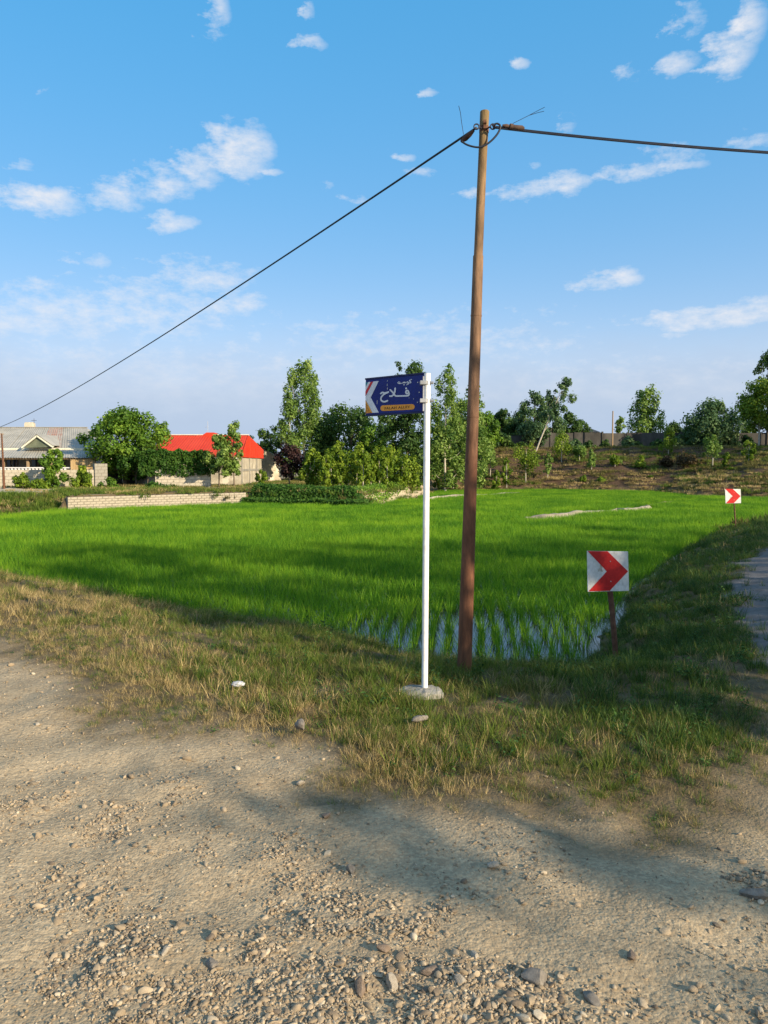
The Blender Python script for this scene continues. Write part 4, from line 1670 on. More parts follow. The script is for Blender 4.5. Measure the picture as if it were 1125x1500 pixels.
# by the houses
tree_px('broad_tree', 'broad full green tree between the two houses', 184, 604, 45, 53, kind='round', leafm='walnut', n=11000, leaf=.20, t0=.16, nc=60, cl=.30, trunk=.2, seed=11, limbs=12)
tree_px('broad_tree', 'low dark leafy tree filling the gateway under the broad tree', 200, 656, 25, 52, kind='round', leafm='vine', n=3500, leaf=.20, t0=.25, nc=26, cl=.40, trunk=.1, seed=12)
tree_px('small_tree', 'small treetop showing above the left end of the red roof', 238, 622, 15, 62, kind='round', leafm='walnut', n=1500, leaf=.2, t0=.35, nc=14, cl=.45, trunk=.08, seed=13)
tree_px('young_tree', 'young two-topped tree in front of the red roofed house', 321, 638, 20, 49.5, kind='open', leafm='poplar', n=2600, leaf=.17, t0=.26, nc=24, cl=.36, trunk=.05, seed=14)
tree_px('young_tree', 'slender taller sapling right of the two-topped tree at the red house', 343, 622, 15, 49.8, kind='poplar', leafm='poplar', n=2200, leaf=.17, t0=.22, nc=22, cl=.42, zst=1.3, trunk=.045, seed=15)
tree_px('plum_tree', 'small dark purple leaved tree beside the poplar', 424, 655, 19, 48.5, kind='round', leafm='plum', n=2600, leaf=.15, t0=.24, nc=26, cl=.38, trunk=.05, seed=16)
tree_px('tall_poplar', 'tallest pale green poplar right of the red house', 446, 532, 31, 65, kind='poplar', leafm='poplar', n=7500, leaf=.2, t0=.18, nc=56, cl=.30, zst=1.6, trunk=.13, bark='bark_pale', seed=17, limbs=14)
tree_px('tall_poplar', 'shorter poplar leaning against the tallest one on its left side', 424, 575, 17, 63.5, kind='poplar', leafm='poplar', n=3000, leaf=.19, t0=.12, nc=28, cl=.40, zst=1.5, trunk=.07, bark='bark_pale', seed=18)
tree_px('dark_tree', 'dark tree showing behind the right end of the red house', 397, 627, 24, 74, kind='round', leafm='dark', n=2600, leaf=.26, t0=.1, nc=24, cl=.4, trunk=.12, seed=19)
tree_px('round_tree', 'wide dark round tree behind the sapling thicket', 515, 602, 52, 68, kind='round', leafm='dark', n=7500, leaf=.26, t0=.08, nc=52, cl=.32, trunk=.2, seed=20)
tree_px('round_tree', 'mid green round tree right of the wide dark tree', 545, 622, 25, 66, kind='round', leafm='walnut', n=2800, leaf=.24, t0=.1, nc=26, cl=.4, trunk=.12, seed=201)
tree_px('tall_tree', 'tall dense tree standing behind the blue street sign', 597, 537, 29, 60, kind='column', leafm='dark', n=8500, leaf=.22, t0=.08, nc=60, cl=.36, zst=1.2, trunk=.16, seed=21)
tree_px('tall_poplar', 'leafy poplar between the white post and the utility pole', 652, 543, 27, 61, kind='open', leafm='poplar', n=5200, leaf=.2, t0=.1, nc=46, cl=.38, zst=1.5, trunk=.1, bark='bark_pale', seed=22, limbs=12)
tree_px('tall_poplar', 'leafy poplar partly hidden behind the utility pole', 694, 566, 25, 62, kind='open', leafm='poplar', n=4200, leaf=.2, t0=.1, nc=38, cl=.40, zst=1.5, trunk=.09, bark='bark_pale', seed=23, limbs=10)
tree_px('dark_tree', 'low dark trees edge behind the poplars right of the post', 668, 612, 42, 72, kind='bush', leafm='dark', n=4200, leaf=.26, t0=.05, nc=36, cl=.32, trunk=.12, seed=24)
tree_px('dark_tree', 'dark bushy tree right behind the utility pole', 718, 622, 26, 80, kind='bush', leafm='dark', n=2600, leaf=.28, t0=.02, nc=24, cl=.4, trunk=.12, seed=241)

BACK = [(628, 600, 24, 74, 'round', 'walnut'), (676, 590, 22, 70, 'round', 'poplar'), (712, 606, 18, 76, 'round', 'walnut'), (745, 612, 20, 92, 'round', 'dark'), (772, 600, 22, 94, 'round', 'dark'),
        (850, 618, 20, 94, 'bush', 'dark'), (480, 610, 18, 76, 'round', 'dark'), (565, 612, 20, 70, 'round', 'dark'), (985, 622, 16, 96, 'round', 'dark'), (1075, 612, 20, 92, 'round', 'dark')]
BL = ['mid green tree just left of the white post in the back row', 'pale tree top between the two poplars right of the post', 'mid green tree at the right side of the utility pole', 'rounded dark tree behind the leftmost conifer',
      'rounded dark tree behind the blue green tree', 'low dark tree left of the outbuilding roof', 'dark tree just right of the tallest poplar', 'dark tree filling the gap left of the blue sign', 'low dark tree behind the wall right of the oval poplar', 'low dark tree between the two trees at the right edge']
for i, ((px, top, hw_, Y_, kd, lm), lb) in enumerate(zip(BACK, BL)):
    tree_px('background_tree', lb, px, top, hw_, Y_, kind=kd, leafm=lm, n=2400, leaf=.25, t0=.06, nc=26, cl=.4, trunk=.1, seed=250 + i, group='trees of the back row')

# sapling thicket on the terrace
tk_px = [452, 463, 474, 487, 498, 510, 521, 533, 545, 556, 567, 578, 589, 600, 608]
for i, px in enumerate(tk_px):
    r_ = random.Random(i)
    tree_px('poplar_sapling', '%s leafy sapling from the left in the dense thicket on the terrace' % ORD[i], px + r_.uniform(-3, 3), r_.uniform(646, 668) + (8 if i > 11 else 0), r_.uniform(8, 11), r_.uniform(46, 51.5) if px < 575 else r_.uniform(50, 53),
            kind='column', leafm='young', n=850, leaf=.17, t0=.05, nc=14, cl=.55, zst=1.5, trunk=.03, bark='bark_pale', seed=300 + i, group='saplings in the terrace thicket', limbs=3)

# right background
tree_px('conifer', 'leftmost dark conifer-like tree right of the utility pole', 733, 601, 14, 88, kind='column', leafm='dark', n=1900, leaf=.28, t0=.05, nc=22, cl=.45, trunk=.12, seed=31)
tree_px('conifer', 'dark tree between the leftmost conifer and the leaning tree', 758, 606, 17, 88, kind='bush', leafm='dark', n=2200, leaf=.28, t0=.05, nc=24, cl=.42, trunk=.12, seed=32)
tree_px('blue_green_tree', 'blue green spreading tree behind the pale leaning trunk', 782, 577, 26, 84, kind='open', leafm='euca', n=4000, leaf=.26, t0=.15, nc=34, cl=.34, trunk=.12, seed=33)
b = gz(783, 77)
make_tree('leaning_tree', 'thin pale trunk leaning right with an airy crown on the bank top', b, at(826, 556, 77).z - b.z, 22 * 77 / F, 'open', 'euca', 2300, .22, .48, 26, .34, .09, 'bark_pale', lean=(44 * 77 / F, 0), seed=34, limbs=14)
tree_px('dark_tree', 'dark low tree right of the leaning trunk behind the wall', 832, 607, 22, 90, kind='bush', leafm='dark', n=2400, leaf=.3, t0=.02, nc=24, cl=.4, trunk=.12, seed=35)
tree_px('blue_green_tree', 'small blue green tree low behind the leaning trunk', 808, 590, 22, 86, kind='round', leafm='euca', n=2200, leaf=.26, t0=.1, nc=22, cl=.4, trunk=.1, seed=351)
tree_px('garden_poplar', 'oval pale green poplar standing behind the concrete wall', 945, 571, 23, 92, kind='round', leafm='poplar', n=4200, leaf=.28, t0=.12, nc=40, cl=.38, zst=1.25, trunk=.14, bark='bark_pale', seed=36)
tree_px('small_tree', 'small pale tree beside the thin mast behind the wall', 907, 610, 8, 90, kind='column', leafm='poplar', n=900, leaf=.24, t0=.05, nc=12, cl=.5, trunk=.05, seed=37)
tree_px('spreading_tree', 'wide spreading tree with ragged top near the right edge', 1040, 590, 42, 80, kind='open', leafm='euca', n=6000, leaf=.26, t0=.12, nc=46, cl=.30, trunk=.15, seed=38, limbs=12)
tree_px('spreading_tree', 'low dark tree at the left foot of the spreading tree', 1012, 625, 28, 84, kind='bush', leafm='dark', n=2600, leaf=.28, t0=.02, nc=26, cl=.38, trunk=.1, seed=39)
tree_px('tall_tree', 'tallest dark tree at the right edge of the picture', 1122, 515, 26, 84, kind='open', leafm='dark', n=4200, leaf=.28, t0=.25, nc=36, cl=.36, trunk=.18, seed=40, limbs=12)
tree_px('tall_tree', 'sunlit green tree with pale trunk at the right edge', 1110, 558, 30, 70, kind='open', leafm='young', n=5200, leaf=.22, t0=.30, nc=40, cl=.36, trunk=.09, bark='bark_pale', seed=41, limbs=12)

# young trees planted on the earth bank
SAP = [  # px, top, base depth Y, half width px, kind, leaf, leafm
    (640, 668, 63, 7, 'column', 'young'), (664, 672, 64, 6, 'column', 'poplar'), (702, 664, 66, 8, 'open', 'poplar'), (718, 655, 68, 9, 'open', 'poplar'), (742, 672, 66, 6, 'column', 'young'),
    (727, 690, 64.5, 5, 'column', 'young'), (770, 650, 67, 16, 'round', 'young'), (802, 664, 68, 5, 'column', 'poplar'), (822, 636, 73, 16, 'open', 'young'), (848, 655, 72, 11, 'open', 'poplar'),
    (866, 660, 69, 6, 'column', 'poplar'), (855, 697, 66.5, 5, 'bush', 'young'), (900, 668, 69, 5, 'column', 'young'), (907, 674, 69.5, 4, 'column', 'poplar'), (938, 668, 68, 7, 'cone', 'young'),
    (881, 702, 66, 6, 'bush', 'young'), (953, 706, 65, 5, 'bush', 'young'), (978, 628, 71, 11, 'cone', 'young'), (1005, 672, 66, 20, 'open', 'brown'), (975, 672, 67, 11, 'open', 'brown'),
    (1043, 640, 64, 13, 'open', 'poplar'), (1062, 665, 62, 5, 'column', 'young'), (1075, 690, 60, 8, 'open', 'young'), (1096, 646, 61, 7, 'column', 'young'), (1056, 707, 58, 5, 'bush', 'young'), (1105, 700, 58, 5, 'bush', 'brown')]
SAP.sort(key=lambda a: a[0])
for i, (px, top, Y, hw_, kd, lm) in enumerate(SAP):
    nn_ = int(220 + hw_ * 55)
    low = .02 if kd == 'bush' else (.15 if kd in ('column', 'cone') else .35)
    tree_px('bank_sapling', '%s young planted tree from the utility pole along the brown earth bank' % ORD[i], px, top, hw_, Y, kind=kd, leafm=lm, n=nn_, leaf=.17, t0=low, nc=12, cl=.5, zst=1.25,
            trunk=.045, bark='bark_pale' if lm != 'brown' else 'bark', seed=500 + i, group='young trees on the earth bank', limbs=5)

TOPB = [(715, 646, 14), (742, 644, 13), (762, 648, 10), (842, 645, 12), (862, 648, 10), (885, 646, 11), (918, 643, 13), (932, 648, 9), (962, 646, 12), (990, 641, 14), (1022, 640, 15), (1052, 638, 15), (1070, 645, 12), (1090, 640, 14)]
for i, (px, top, hw_) in enumerate(TOPB):
    tree_px('bank_top_shrub', '%s dark shrub from the left along the foot of the concrete wall' % ORD[i], px, top, hw_, 80 + (i % 3), kind='bush', leafm='dark' if i % 3 else 'euca', n=700, leaf=.24, t0=.0, nc=14, cl=.42, trunk=.04, seed=800 + i, group='shrubs along the concrete wall', cat='shrub', limbs=3)

# bushes at the houses
tree_px('house_shrub', 'tall olive shrub against the wall of the grey roofed house', 79, 659, 17, 48.5, kind='round', leafm='walnut', n=3000, leaf=.15, t0=.04, nc=30, cl=.36, trunk=.05, seed=51, cat='shrub')
tree_px('house_shrub', 'bright green shrub at the right end of the grey house wall', 121, 686, 15, 47.8, kind='bush', leafm='young', n=2200, leaf=.16, t0=.02, nc=24, cl=.4, trunk=.04, seed=52, cat='shrub')
tree_px('house_shrub', 'small thin shrub near the wooden pole at the left edge', 33, 693, 12, 48, kind='bush', leafm='young', n=900, leaf=.14, t0=.02, nc=14, cl=.42, trunk=.03, seed=53, cat='shrub')
tree_px('house_shrub', 'low weedy shrub between the thin shrub and the olive shrub', 58, 702, 14, 47.6, kind='bush', leafm='young', n=900, leaf=.15, t0=.0, nc=14, cl=.42, trunk=.03, seed=54, cat='shrub')
tree_px('house_shrub', 'sparse shrub growing at the side wall of the red house', 383, 690, 9, 51.5, kind='open', leafm='young', n=500, leaf=.15, t0=.1, nc=10, cl=.45, trunk=.03, seed=55, cat='shrub')
tree_px('house_shrub', 'low green bush at the foot of the gateway', 160, 702, 12, 49, kind='bush', leafm='walnut', n=700, leaf=.16, t0=.0, nc=12, cl=.45, trunk=.03, seed=56, cat='shrub')
tree_px('house_shrub', 'flat weedy clump in front of the cream compound wall', 228, 711, 24, 46, kind='bush', leafm='vine', n=1200, leaf=.15, t0=.0, nc=18, cl=.3, trunk=.02, seed=57, cat='shrub')

# roadside trees to the right of the frame: they throw the long shadows over road, verge and field
OFF = [((9.9, -4.8), 5.2, .34), ((9.7, -3.8), 4.4, .38), ((10.3, -1.1), 7.0, 1.0), ((11.6, .35), 8.2, 1.4), ((12.5, 1.0), 9.8, 1.5), ((14.0, 1.8), 10.3, 1.7), ((15.5, 3.1), 9.6, 1.7), ((17.0, 4.4), 8.9, 1.8), ((18.5, 6.2), 8.2, 1.8), ((20.0, 8.0), 7.5, 1.7), ((21.2, 9.7), 7.1, 1.5), ((22.6, 11.9), 7.6, 1.2)]
for i, ((x, y), H_, w_) in enumerate(OFF):
    make_tree('roadside_tree', '%s roadside tree counted from the junction, beyond the right edge of the view' % ORD[i], (x, y, hz(x, y)), H_, w_, 'round', 'walnut', 95 if w_ < .6 else int(120 + 800 * w_), .15 if w_ < .6 else .26, .90 if w_ < .6 else (.4 if w_ < 1.3 else .22), 30, .42, .06 + .04 * w_, seed=600 + i, group='roadside trees beyond the right edge', limbs=8)
for i, (x, y, H_, w_) in enumerate([(46, 58, 11, 3.6), (54, 67, 13, 4), (42, 66, 9, 3.2)]):
    make_tree('distant_roadside_tree', '%s large tree beyond the right end of the earth bank' % ORD[i], (x, y, hz(x, y)), H_, w_, 'round', 'dark', 3000, .5, .12, 34, .42, .25, seed=640 + i, group='large trees right of the earth bank', limbs=6)

# shrubby cover hanging on the terrace front
def cover(name, label, pl, n, leaf, leafm, w, hlo, hhi, seed, zoff=0.0):
    rg = np.random.default_rng(seed)
    seg = [np.hypot(b[0] - a[0], b[1] - a[1]) for a, b in zip(pl[:-1], pl[1:])]
    cum = np.concatenate([[0], np.cumsum(seg)])
    tt = rg.uniform(0, cum[-1], n)
    k = np.clip(np.searchsorted(cum, tt) - 1, 0, len(seg) - 1)
    fr_ = (tt - cum[k]) / np.array(seg)[k]
    A_ = np.array(pl)
    P = A_[k] + (A_[k + 1] - A_[k]) * fr_[:, None]
    dr = (A_[k + 1] - A_[k]) / np.array(seg)[k][:, None]
    off = rg.uniform(-w * .35, w, n) + .25 * (fbm(tt * 1.4, tt * 0, seed) - .5)
    P = P + np.stack([-dr[:, 1], dr[:, 0]], 1) * off[:, None]
    env = .35 + 1.1 * fbm(tt * 1.1, off * 1.1, seed + 1)
    zg = height(P[:, 0], P[:, 1])
    z = np.maximum(zg, ZW) + rg.uniform(hlo, hhi, n) * env + zoff
    nn = rg.normal(size=(n, 3)) * .6 + np.array([.1, -.5, .6])
    nn /= np.linalg.norm(nn, axis=1)[:, None]
    V, Q = leaves(rg, np.stack([P[:, 0], P[:, 1], z], 1), nn, np.full(n, leaf), .65)
    tone = np.clip(.2 + .6 * fbm(tt * .8, z * 2, seed + 2) + rg.normal(0, .15, n), 0, 1)
    return tag(link(name, mesh_from_quads(name, V, Q, LEAF[leafm], {'ran': ('FLOAT', np.repeat(tone, 4))})), label, 'ground cover', kind='stuff')


TC = gnd(530, 743, ZW)
T2 = gnd(612, 729, ZW)
cover('terrace_creeper', 'dark green creeping plants hanging over the terrace edge', [WR, gnd(440, 741, ZW), TC], 14000, .15, 'vine', 1.5, 0, .38, 71)
cover('terrace_edge_weeds', 'green weeds along the top of the cut earth bank', [(TC[0] + .1, TC[1] + .9), (T2[0] - .9, T2[1])], 1800, .14, 'walnut', .8, 0, .35, 72)

# ------------------------------------------------------------------ walls and houses
M['block_cream'] = worn('cream_block', (.40, .36, .27), (.58, .52, .40), 1.6, .9, .5, .02, 22)
M['block_shade_grey'] = worn('shade_grey_block', (.210, .199, .168), (.294, .280, .238), 1.6, .9, .5, .02, 22)  # grey darkened so the colour carries the tree shade on the gate pier
M['block_pale'] = worn('pale_stone_block', (.264, .230, .174), (.399, .357, .281), 1.6, .9, .5, .02, 22)
M['mortar'] = worn('mortar', (.20, .18, .14), (.28, .255, .20), 3, .95, .5, .02, 25)
M['render_wall'] = worn('stained_render', (.28, .25, .19), (.50, .45, .34), 1.1, .9, .4, .02, 16, fleck=((.62, .57, .45), .9, .56))
M['wall_dark'] = worn('weathered_shaded_concrete', (.04, .038, .034), (.105, .10, .088), .8, .9, .4, .02, 10, stretch=(1, 1, .35))  # concrete tone lowered to hold the shade on the bank-top wall
M['tin'] = worn('weathered_tin', (.26, .25, .215), (.37, .355, .31), .9, .6, .12, .01, 14, 0, fleck=((.30, .13, .075), .55, .68))
M['tin_plain'] = worn('tin_plain', (.28, .27, .235), (.38, .365, .32), .9, .6, .12, .01, 14, 0)
M['tin_rust'] = worn('rusty_tin', (.34, .14, .085), (.40, .36, .31), 1.6, .65, .12, .01, 14, .1)
M['tin_red'] = worn('red_tin', (.480, .036, .014), (.544, .052, .021), .7, .6, .08, .005, 14)
M['fascia'] = worn('cream_fascia', (.66, .64, .50), (.76, .74, .60), 2, .6, .1, .005, 20)
M['plaster'] = worn('cream_plaster', (.44, .40, .31), (.56, .51, .40), 1.2, .9, .3, .01, 18)
M['plank'] = worn('plank_wood', (.42, .28, .13), (.60, .43, .22), 2, .8, .3, .01, 20, stretch=(6, 6, .5))
M['timber'] = worn('timber', (.26, .18, .10), (.38, .28, .17), 3, .85, .3, .01, 20, stretch=(4, 4, .6))
M['door_dark'] = worn('dark_gate', (.02, .02, .022), (.045, .043, .042), 3, .6, .1, .01, 20)
m, t, p, out = new_mat('window_glass')
p.inputs['Base Color'].default_value = (.02, .024, .028, 1)
p.inputs['Roughness'].default_value = .08
M['glass'] = m


def block_wall(root, P0, P1, zb, zt, bl, bh, depth, mat, back=True, jitter=.006, gap=.014, seed=0, base_off=0):
    """courses of separate blocks in front of a recessed mortar core; faces the camera side"""
    P0, P1 = Vector((P0[0], P0[1], 0)), Vector((P1[0], P1[1], 0))
    d = P1 - P0
    Ln = d.length
    d = d.normalized()
    nrm = Vector((d.y, -d.x, 0))
    ang = math.atan2(d.y, d.x)
    rr_ = random.Random(seed)
    nr = max(1, int(round((zt - zb) / bh)))
    rh = (zt - zb) / nr
    ncb = max(1, int(round(Ln / bl)))
    cw = Ln / ncb
    meshes = {}
    r0 = wloc(root)

    def bmesh_for(w):
        key = round(w, 3)
        if key not in meshes:
            mb_ = MB()
            mb_.box((-w / 2 + gap / 2, -depth / 2, -rh / 2 + gap / 2), (w / 2 - gap / 2, depth / 2, rh / 2 - gap / 2))
            me_ = bpy.data.meshes.new('block')
            me_.from_pydata([v for v in mb_.v], [], mb_.f)
            bm_ = bmesh.new()
            bm_.from_mesh(me_)
            bmesh.ops.recalc_face_normals(bm_, faces=bm_.faces)
            bmesh.ops.bevel(bm_, geom=bm_.edges[:], offset=.008, segments=1, affect='EDGES')
            bm_.to_mesh(me_)
            bm_.free()
            me_.materials.append(mat)
            meshes[key] = me_
        return meshes[key]
    for r in range(nr):
        xs_ = [0.0]
        if r % 2:
            xs_.append(cw / 2)
        while xs_[-1] < Ln - cw * .51:
            xs_.append(xs_[-1] + cw)
        if Ln - xs_[-1] > .02:
            xs_.append(Ln)
        for a, b in zip(xs_[:-1], xs_[1:]):
            o = link('block', bmesh_for(b - a), root)
            c = P0 + d * ((a + b) / 2) + nrm * rr_.uniform(-jitter, jitter) + Vector((0, 0, zb + rh * (r + .5)))
            o.location = c - r0
            o.rotation_euler = (rr_.uniform(-.006, .006), rr_.uniform(-.006, .006), ang + rr_.uniform(-.006, .006))
    if back:
        mb_ = MB()
        q = depth / 2 - .018
        a, b = P0 + d * .012, P1 - d * .012
        mb_.prism([a + nrm * q + Vector((0, 0, zb - .3)), b + nrm * q + Vector((0, 0, zb - .3)), b - nrm * q + Vector((0, 0, zb - .3)), a - nrm * q + Vector((0, 0, zb - .3))], (0, 0, zt - zb + .3 - .012))
        mb_.build('mortar_core', M['mortar'], root)


# retaining wall at the field edge
rw = thing('retaining_wall', 'low pale block retaining wall along the far edge of the rice', 'wall', (WL[0], WL[1], -.6))
block_wall(rw, WL, WR, -.62, .12, .30, .123, .26, M['block_pale'], seed=1, jitter=.015, gap=.026)


def sheet_mesh(name, w, h, mat, nw=8, amp=.018):
    """a corrugated sheet: x across, y up the slope"""
    V, Q = [], []
    k = nw * 4
    for j in range(2):
        for i in range(k + 1):
            V.append((w * i / k, h * j, amp * math.sin(2 * math.pi * i / 4)))
    for i in range(k):
        Q.append((i, i + 1, i + k + 2, i + k + 1))
    me_ = mesh_from_quads(name, np.array(V), np.array(Q), mat, smooth=True)
    return me_


def roof_sheets(parent, A_, B_, Cc, D_, w, mat_pick, name='roof_sheet', amp=.018, seed=0, nw=8):
    """sheets laid side by side on the slope A (eave left) B (eave right) C (top right) D (top left)"""
    A_, B_, Cc, D_ = map(Vector, (A_, B_, Cc, D_))
    ncol = max(1, int(round((B_ - A_).length / w)))
    r0 = wloc(parent)
    nrm = (B_ - A_).cross(D_ - A_).normalized()
    rr_ = random.Random(seed)
    for i in range(ncol):
        a, b = i / ncol, (i + 1) / ncol + .03 * (i < ncol - 1)
        q = [A_.lerp(B_, a), A_.lerp(B_, min(1, b)), D_.lerp(Cc, min(1, b)), D_.lerp(Cc, a)]
        V, Q = [], []
        k = nw * 4
        lift = nrm * (rr_.uniform(0, .02) + (.008 if i % 2 else 0))
        for j in range(2):
            for x_ in range(k + 1):
                f_ = x_ / k
                base_ = q[0].lerp(q[1], f_) if j == 0 else q[3].lerp(q[2], f_)
                V.append(base_ + nrm * amp * math.sin(2 * math.pi * x_ / 4) + lift + (Vector((0, 0, rr_.uniform(-.0, .012))) if j == 0 and x_ == 0 else Vector((0, 0, 0))) - r0)
        for x_ in range(k):
            Q.append((x_, x_ + 1, x_ + k + 2, x_ + k + 1))
        me_ = mesh_from_quads(name, np.array([v[:] for v in V]), np.array(Q), mat_pick(i, ncol))
        link(name, me_, parent)


# --- the grey roofed house
h1 = thing('grey_roofed_house', 'low house with weathered grey tin roof and small white trimmed gable', 'house', (-26, 54, .15))
XL, XR = -36.0, at(137, 655, 54.3).x
ZE = at(70, 657, 54.3).z
ZR = at(70, 626.5, 58.5).z
XRR = at(127, 626.5, 58.5).x
wall = MB()
wall.box((XL + .4, 54.9, 0), (XR - .5, 62, ZE - .02))
wall.build('wall', M['plaster'], h1)
rf = MB()
rf.prism([(XL, 54.35, ZE - .03), (XR, 54.35, ZE - .03), (XR, 62.6, ZE - .03), (XL, 62.6, ZE - .03)], (0, 0, -.05))
rf.add([(XL, 54.4, ZE - .02), (XR - .03, 54.4, ZE - .02), (XR - .03, 62.6, ZE - .02), (XL, 62.6, ZE - .02), (XL + 1.5, 58.5, ZR - .03), (XRR, 58.5, ZR - .03)],
       [(0, 1, 5, 4), (1, 2, 5), (2, 3, 4, 5), (3, 0, 4)])
roof1 = rf.build('roof', M['tin_plain'], h1)


def pick1(i, n_):
    return M['tin_rust'] if i in (int(n_ * .80),) else (M['tin'] if i % 3 else M['tin_plain'])


roof_sheets(roof1, (XL, 54.3, ZE), (XR, 54.3, ZE), (XRR, 58.5, ZR), (XL + 1.5, 58.5, ZR), .9, pick1, seed=4)
mb = MB()
mb.beam((XL + 1.4, 58.5, ZR + .03), (XRR + .05, 58.5, ZR + .03), .26, .05)
mb.build('ridge_cap', M['tin_plain'], roof1)
mb = MB()
mb.box((XL, 54.18, ZE - .13), (XR, 54.27, ZE + .03))
mb.build('fascia', M['fascia'], h1)
# verandah roof
VE = at(70, 671, 52).z
VT = ZE - .12
XV = at(141, 671, 52).x
vr = MB()
vr.prism([(XL, 52.0, VE - .03), (XV, 52.0, VE - .03), (XR + .1, 54.15, VT - .03), (XL, 54.15, VT - .03)], (0, 0, -.04))
vro = vr.build('verandah_roof', M['timber'], h1)
roof_sheets(vro, (XL, 51.9, VE), (XV, 51.9, VE), (XR + .12, 54.15, VT), (XL, 54.15, VT), .9, lambda i, n_: M['tin_plain'] if i % 4 else M['tin'], seed=5)
# gable
gL, gA, gR = at(32, 656, 53.5), at(54.5, 638.5, 53.5), at(78, 655, 53.5)
gb = MB()
gb.prism([gL + Vector((.15, .06, 0)), gR + Vector((-.15, .06, 0)), gA + Vector((0, .06, -.12))], (0, .05, 0))
M['gable'] = worn('gable_board', (.09, .11, .075), (.16, .18, .12), 3, .8, .2, .01, 20)
gab = gb.build('gable', M['gable'], h1)
for a, b in ((gL, gA), (gA, gR)):
    mb = MB()
    mb.beam(a, b, .10, .17, up=(0, 1, 0))
    mb.build('gable_trim', M['fascia'], gab)
for a, nm in ((gL, 'gable_roof'), (gR, 'gable_roof')):
    mb = MB()
    back_top = Vector((gA.x, 57.0, gA.z + .1))
    back_low = Vector((a.x, 54.6, a.z + .12))
    mb.prism([a + Vector((0, -.08, .1)), gA + Vector((0, -.08, .1)), back_top, back_low], (0, 0, .025))
    mb.build(nm, M['tin_plain'], gab)
# verandah posts, parapet with white balusters, windows
for px in (-70, -30, 5, 41, 76):
    q = at(px, 680, 52.3)
    mb = MB()
    mb.box((q.x - .07, 52.23, .3), (q.x + .07, 52.37, VE))
    mb.build('verandah_post', M['timber'], h1)
for k, (pa, pb) in enumerate(((-40, -20), (10, 17), (19, 27), (46, 58), (62, 74), (84, 96))):
    A_, B_ = at(pa, 676, 54.9), at(pb, 690, 54.9)
    mb = MB()
    mb.box((A_.x, 54.84, B_.z), (B_.x, 54.9, A_.z + .2))
    wn = mb.build('window', M['timber'], h1)
    mb = MB()
    mb.box((A_.x + .05, 54.82, B_.z + .06), (B_.x - .05, 54.835, A_.z + .14))
    mb.build('pane', M['glass'], wn)
mb = MB()
mb.box((XL + .5, 52.15, .1), (at(105, 700, 52.2).x, 52.3, 1.18))
mb.build('verandah_parapet', M['plaster'], h1)
mb = MB()
mb.box((XL + .5, 52.14, 1.42), (at(104, 690, 52.2).x, 52.31, 1.49))
rail = mb.build('verandah_rail', M['white_paint'], h1)
x = -27.6
while x < at(100, 690, 52.2).x:
    mb = MB()
    mb.box((x - .06, 52.17, 1.18), (x + .06, 52.28, 1.42))
    mb.build('baluster', M['white_paint'], rail)
    x += .24
# plank screen at the right end
pa, pb = at(103, 672, 52.05).x, at(137, 672, 52.05).x
k = 9
for i in range(k):
    mb = MB()
    w_ = (pb - pa) / k
    mb.box((pa + i * w_ + .008, 52.05 + random.uniform(-.01, .01), 1.0), (pa + (i + 1) * w_ - .008, 52.10, VE - .02 + random.uniform(-.03, 0)))
    mb.build('plank', M['plank'], h1)
mb = MB()
mb.box((pb, 51.98, .2), (pb + .12, 52.12, VE))
mb.build('corner_post', M['timber'], h1)
# chimney stack and aerial on the ridge
c0 = at(42, 620, 58.9)
mb = MB()
mb.box((c0.x - .25, 58.7, ZR - .3), (c0.x + .38, 59.2, c0.z))
for k in range(3):
    mb.box((c0.x - .22 + k * .22, 58.75, c0.z), (c0.x - .10 + k * .22, 59.15, c0.z + .07))
mb.build('chimney', M['block_cream'], roof1)
a0 = at(50, 620, 59)
mb = MB()
mb.tube([(a0.x, 59, ZR - .1), (a0.x, 59, at(50, 613, 59).z)], .016, 6)
mb.tube([(a0.x - .2, 59, at(50, 616, 59).z), (a0.x + .2, 59, at(50, 616, 59).z)], .014, 6)
mb.build('aerial', M['hook'], roof1)

# garden wall in front of the grey house
gw = thing('garden_wall', 'cream block garden wall in front of the grey roofed house', 'wall', (-24, 49.8, .1))
block_wall(gw, (-33.5, 49.8), (at(137, 700, 49.8).x, 49.8), .05, at(50, 688, 49.8).z, .42, .21, .2, M['block_cream'], seed=2)
gp_ = thing('gate_pier', 'block pier in shade-darkened grey at the left side of the gateway', 'wall', (-18.6, 50.6, .1))
block_wall(gp_, (at(137.5, 700, 50.6).x, 50.6), (at(154, 700, 50.9).x, 51.2), .05, at(145, 679, 50.6).z, .42, .21, .3, M['block_shade_grey'], seed=3)

# gateway
gx0, gx1 = at(154, 700, 53.5).x, at(203, 700, 53.5).x
gate = thing('iron_gate', 'dark closed iron gate under the broad tree', 'gate', ((gx0 + gx1) / 2, 53.6, .15))
for i in range(2):
    mb = MB()
    a, b = gx0 + (gx1 - gx0) * i / 2 + .02, gx0 + (gx1 - gx0) * (i + 1) / 2 - .02
    mb.box((a, 53.58, .22), (b, 53.63, 1.95))
    lf_ = mb.build('gate_leaf', M['door_dark'], gate)
    for z in (.5, 1.1, 1.7):
        m2 = MB()
        m2.box((a + .03, 53.55, z - .03), (b - .03, 53.578, z + .03))
        m2.build('crossbar', M['door_dark'], lf_)
cw_ = thing('compound_wall', 'cream block wall topped with vines beside the gateway', 'wall', (at(228, 715, 50.4).x, 50.4, .1))
block_wall(cw_, (at(228, 715, 50.4).x, 50.4), (at(309, 715, 50.4).x, 50.4), .05, at(260, 688, 50.4).z, .42, .20, .22, M['block_cream'], seed=6)
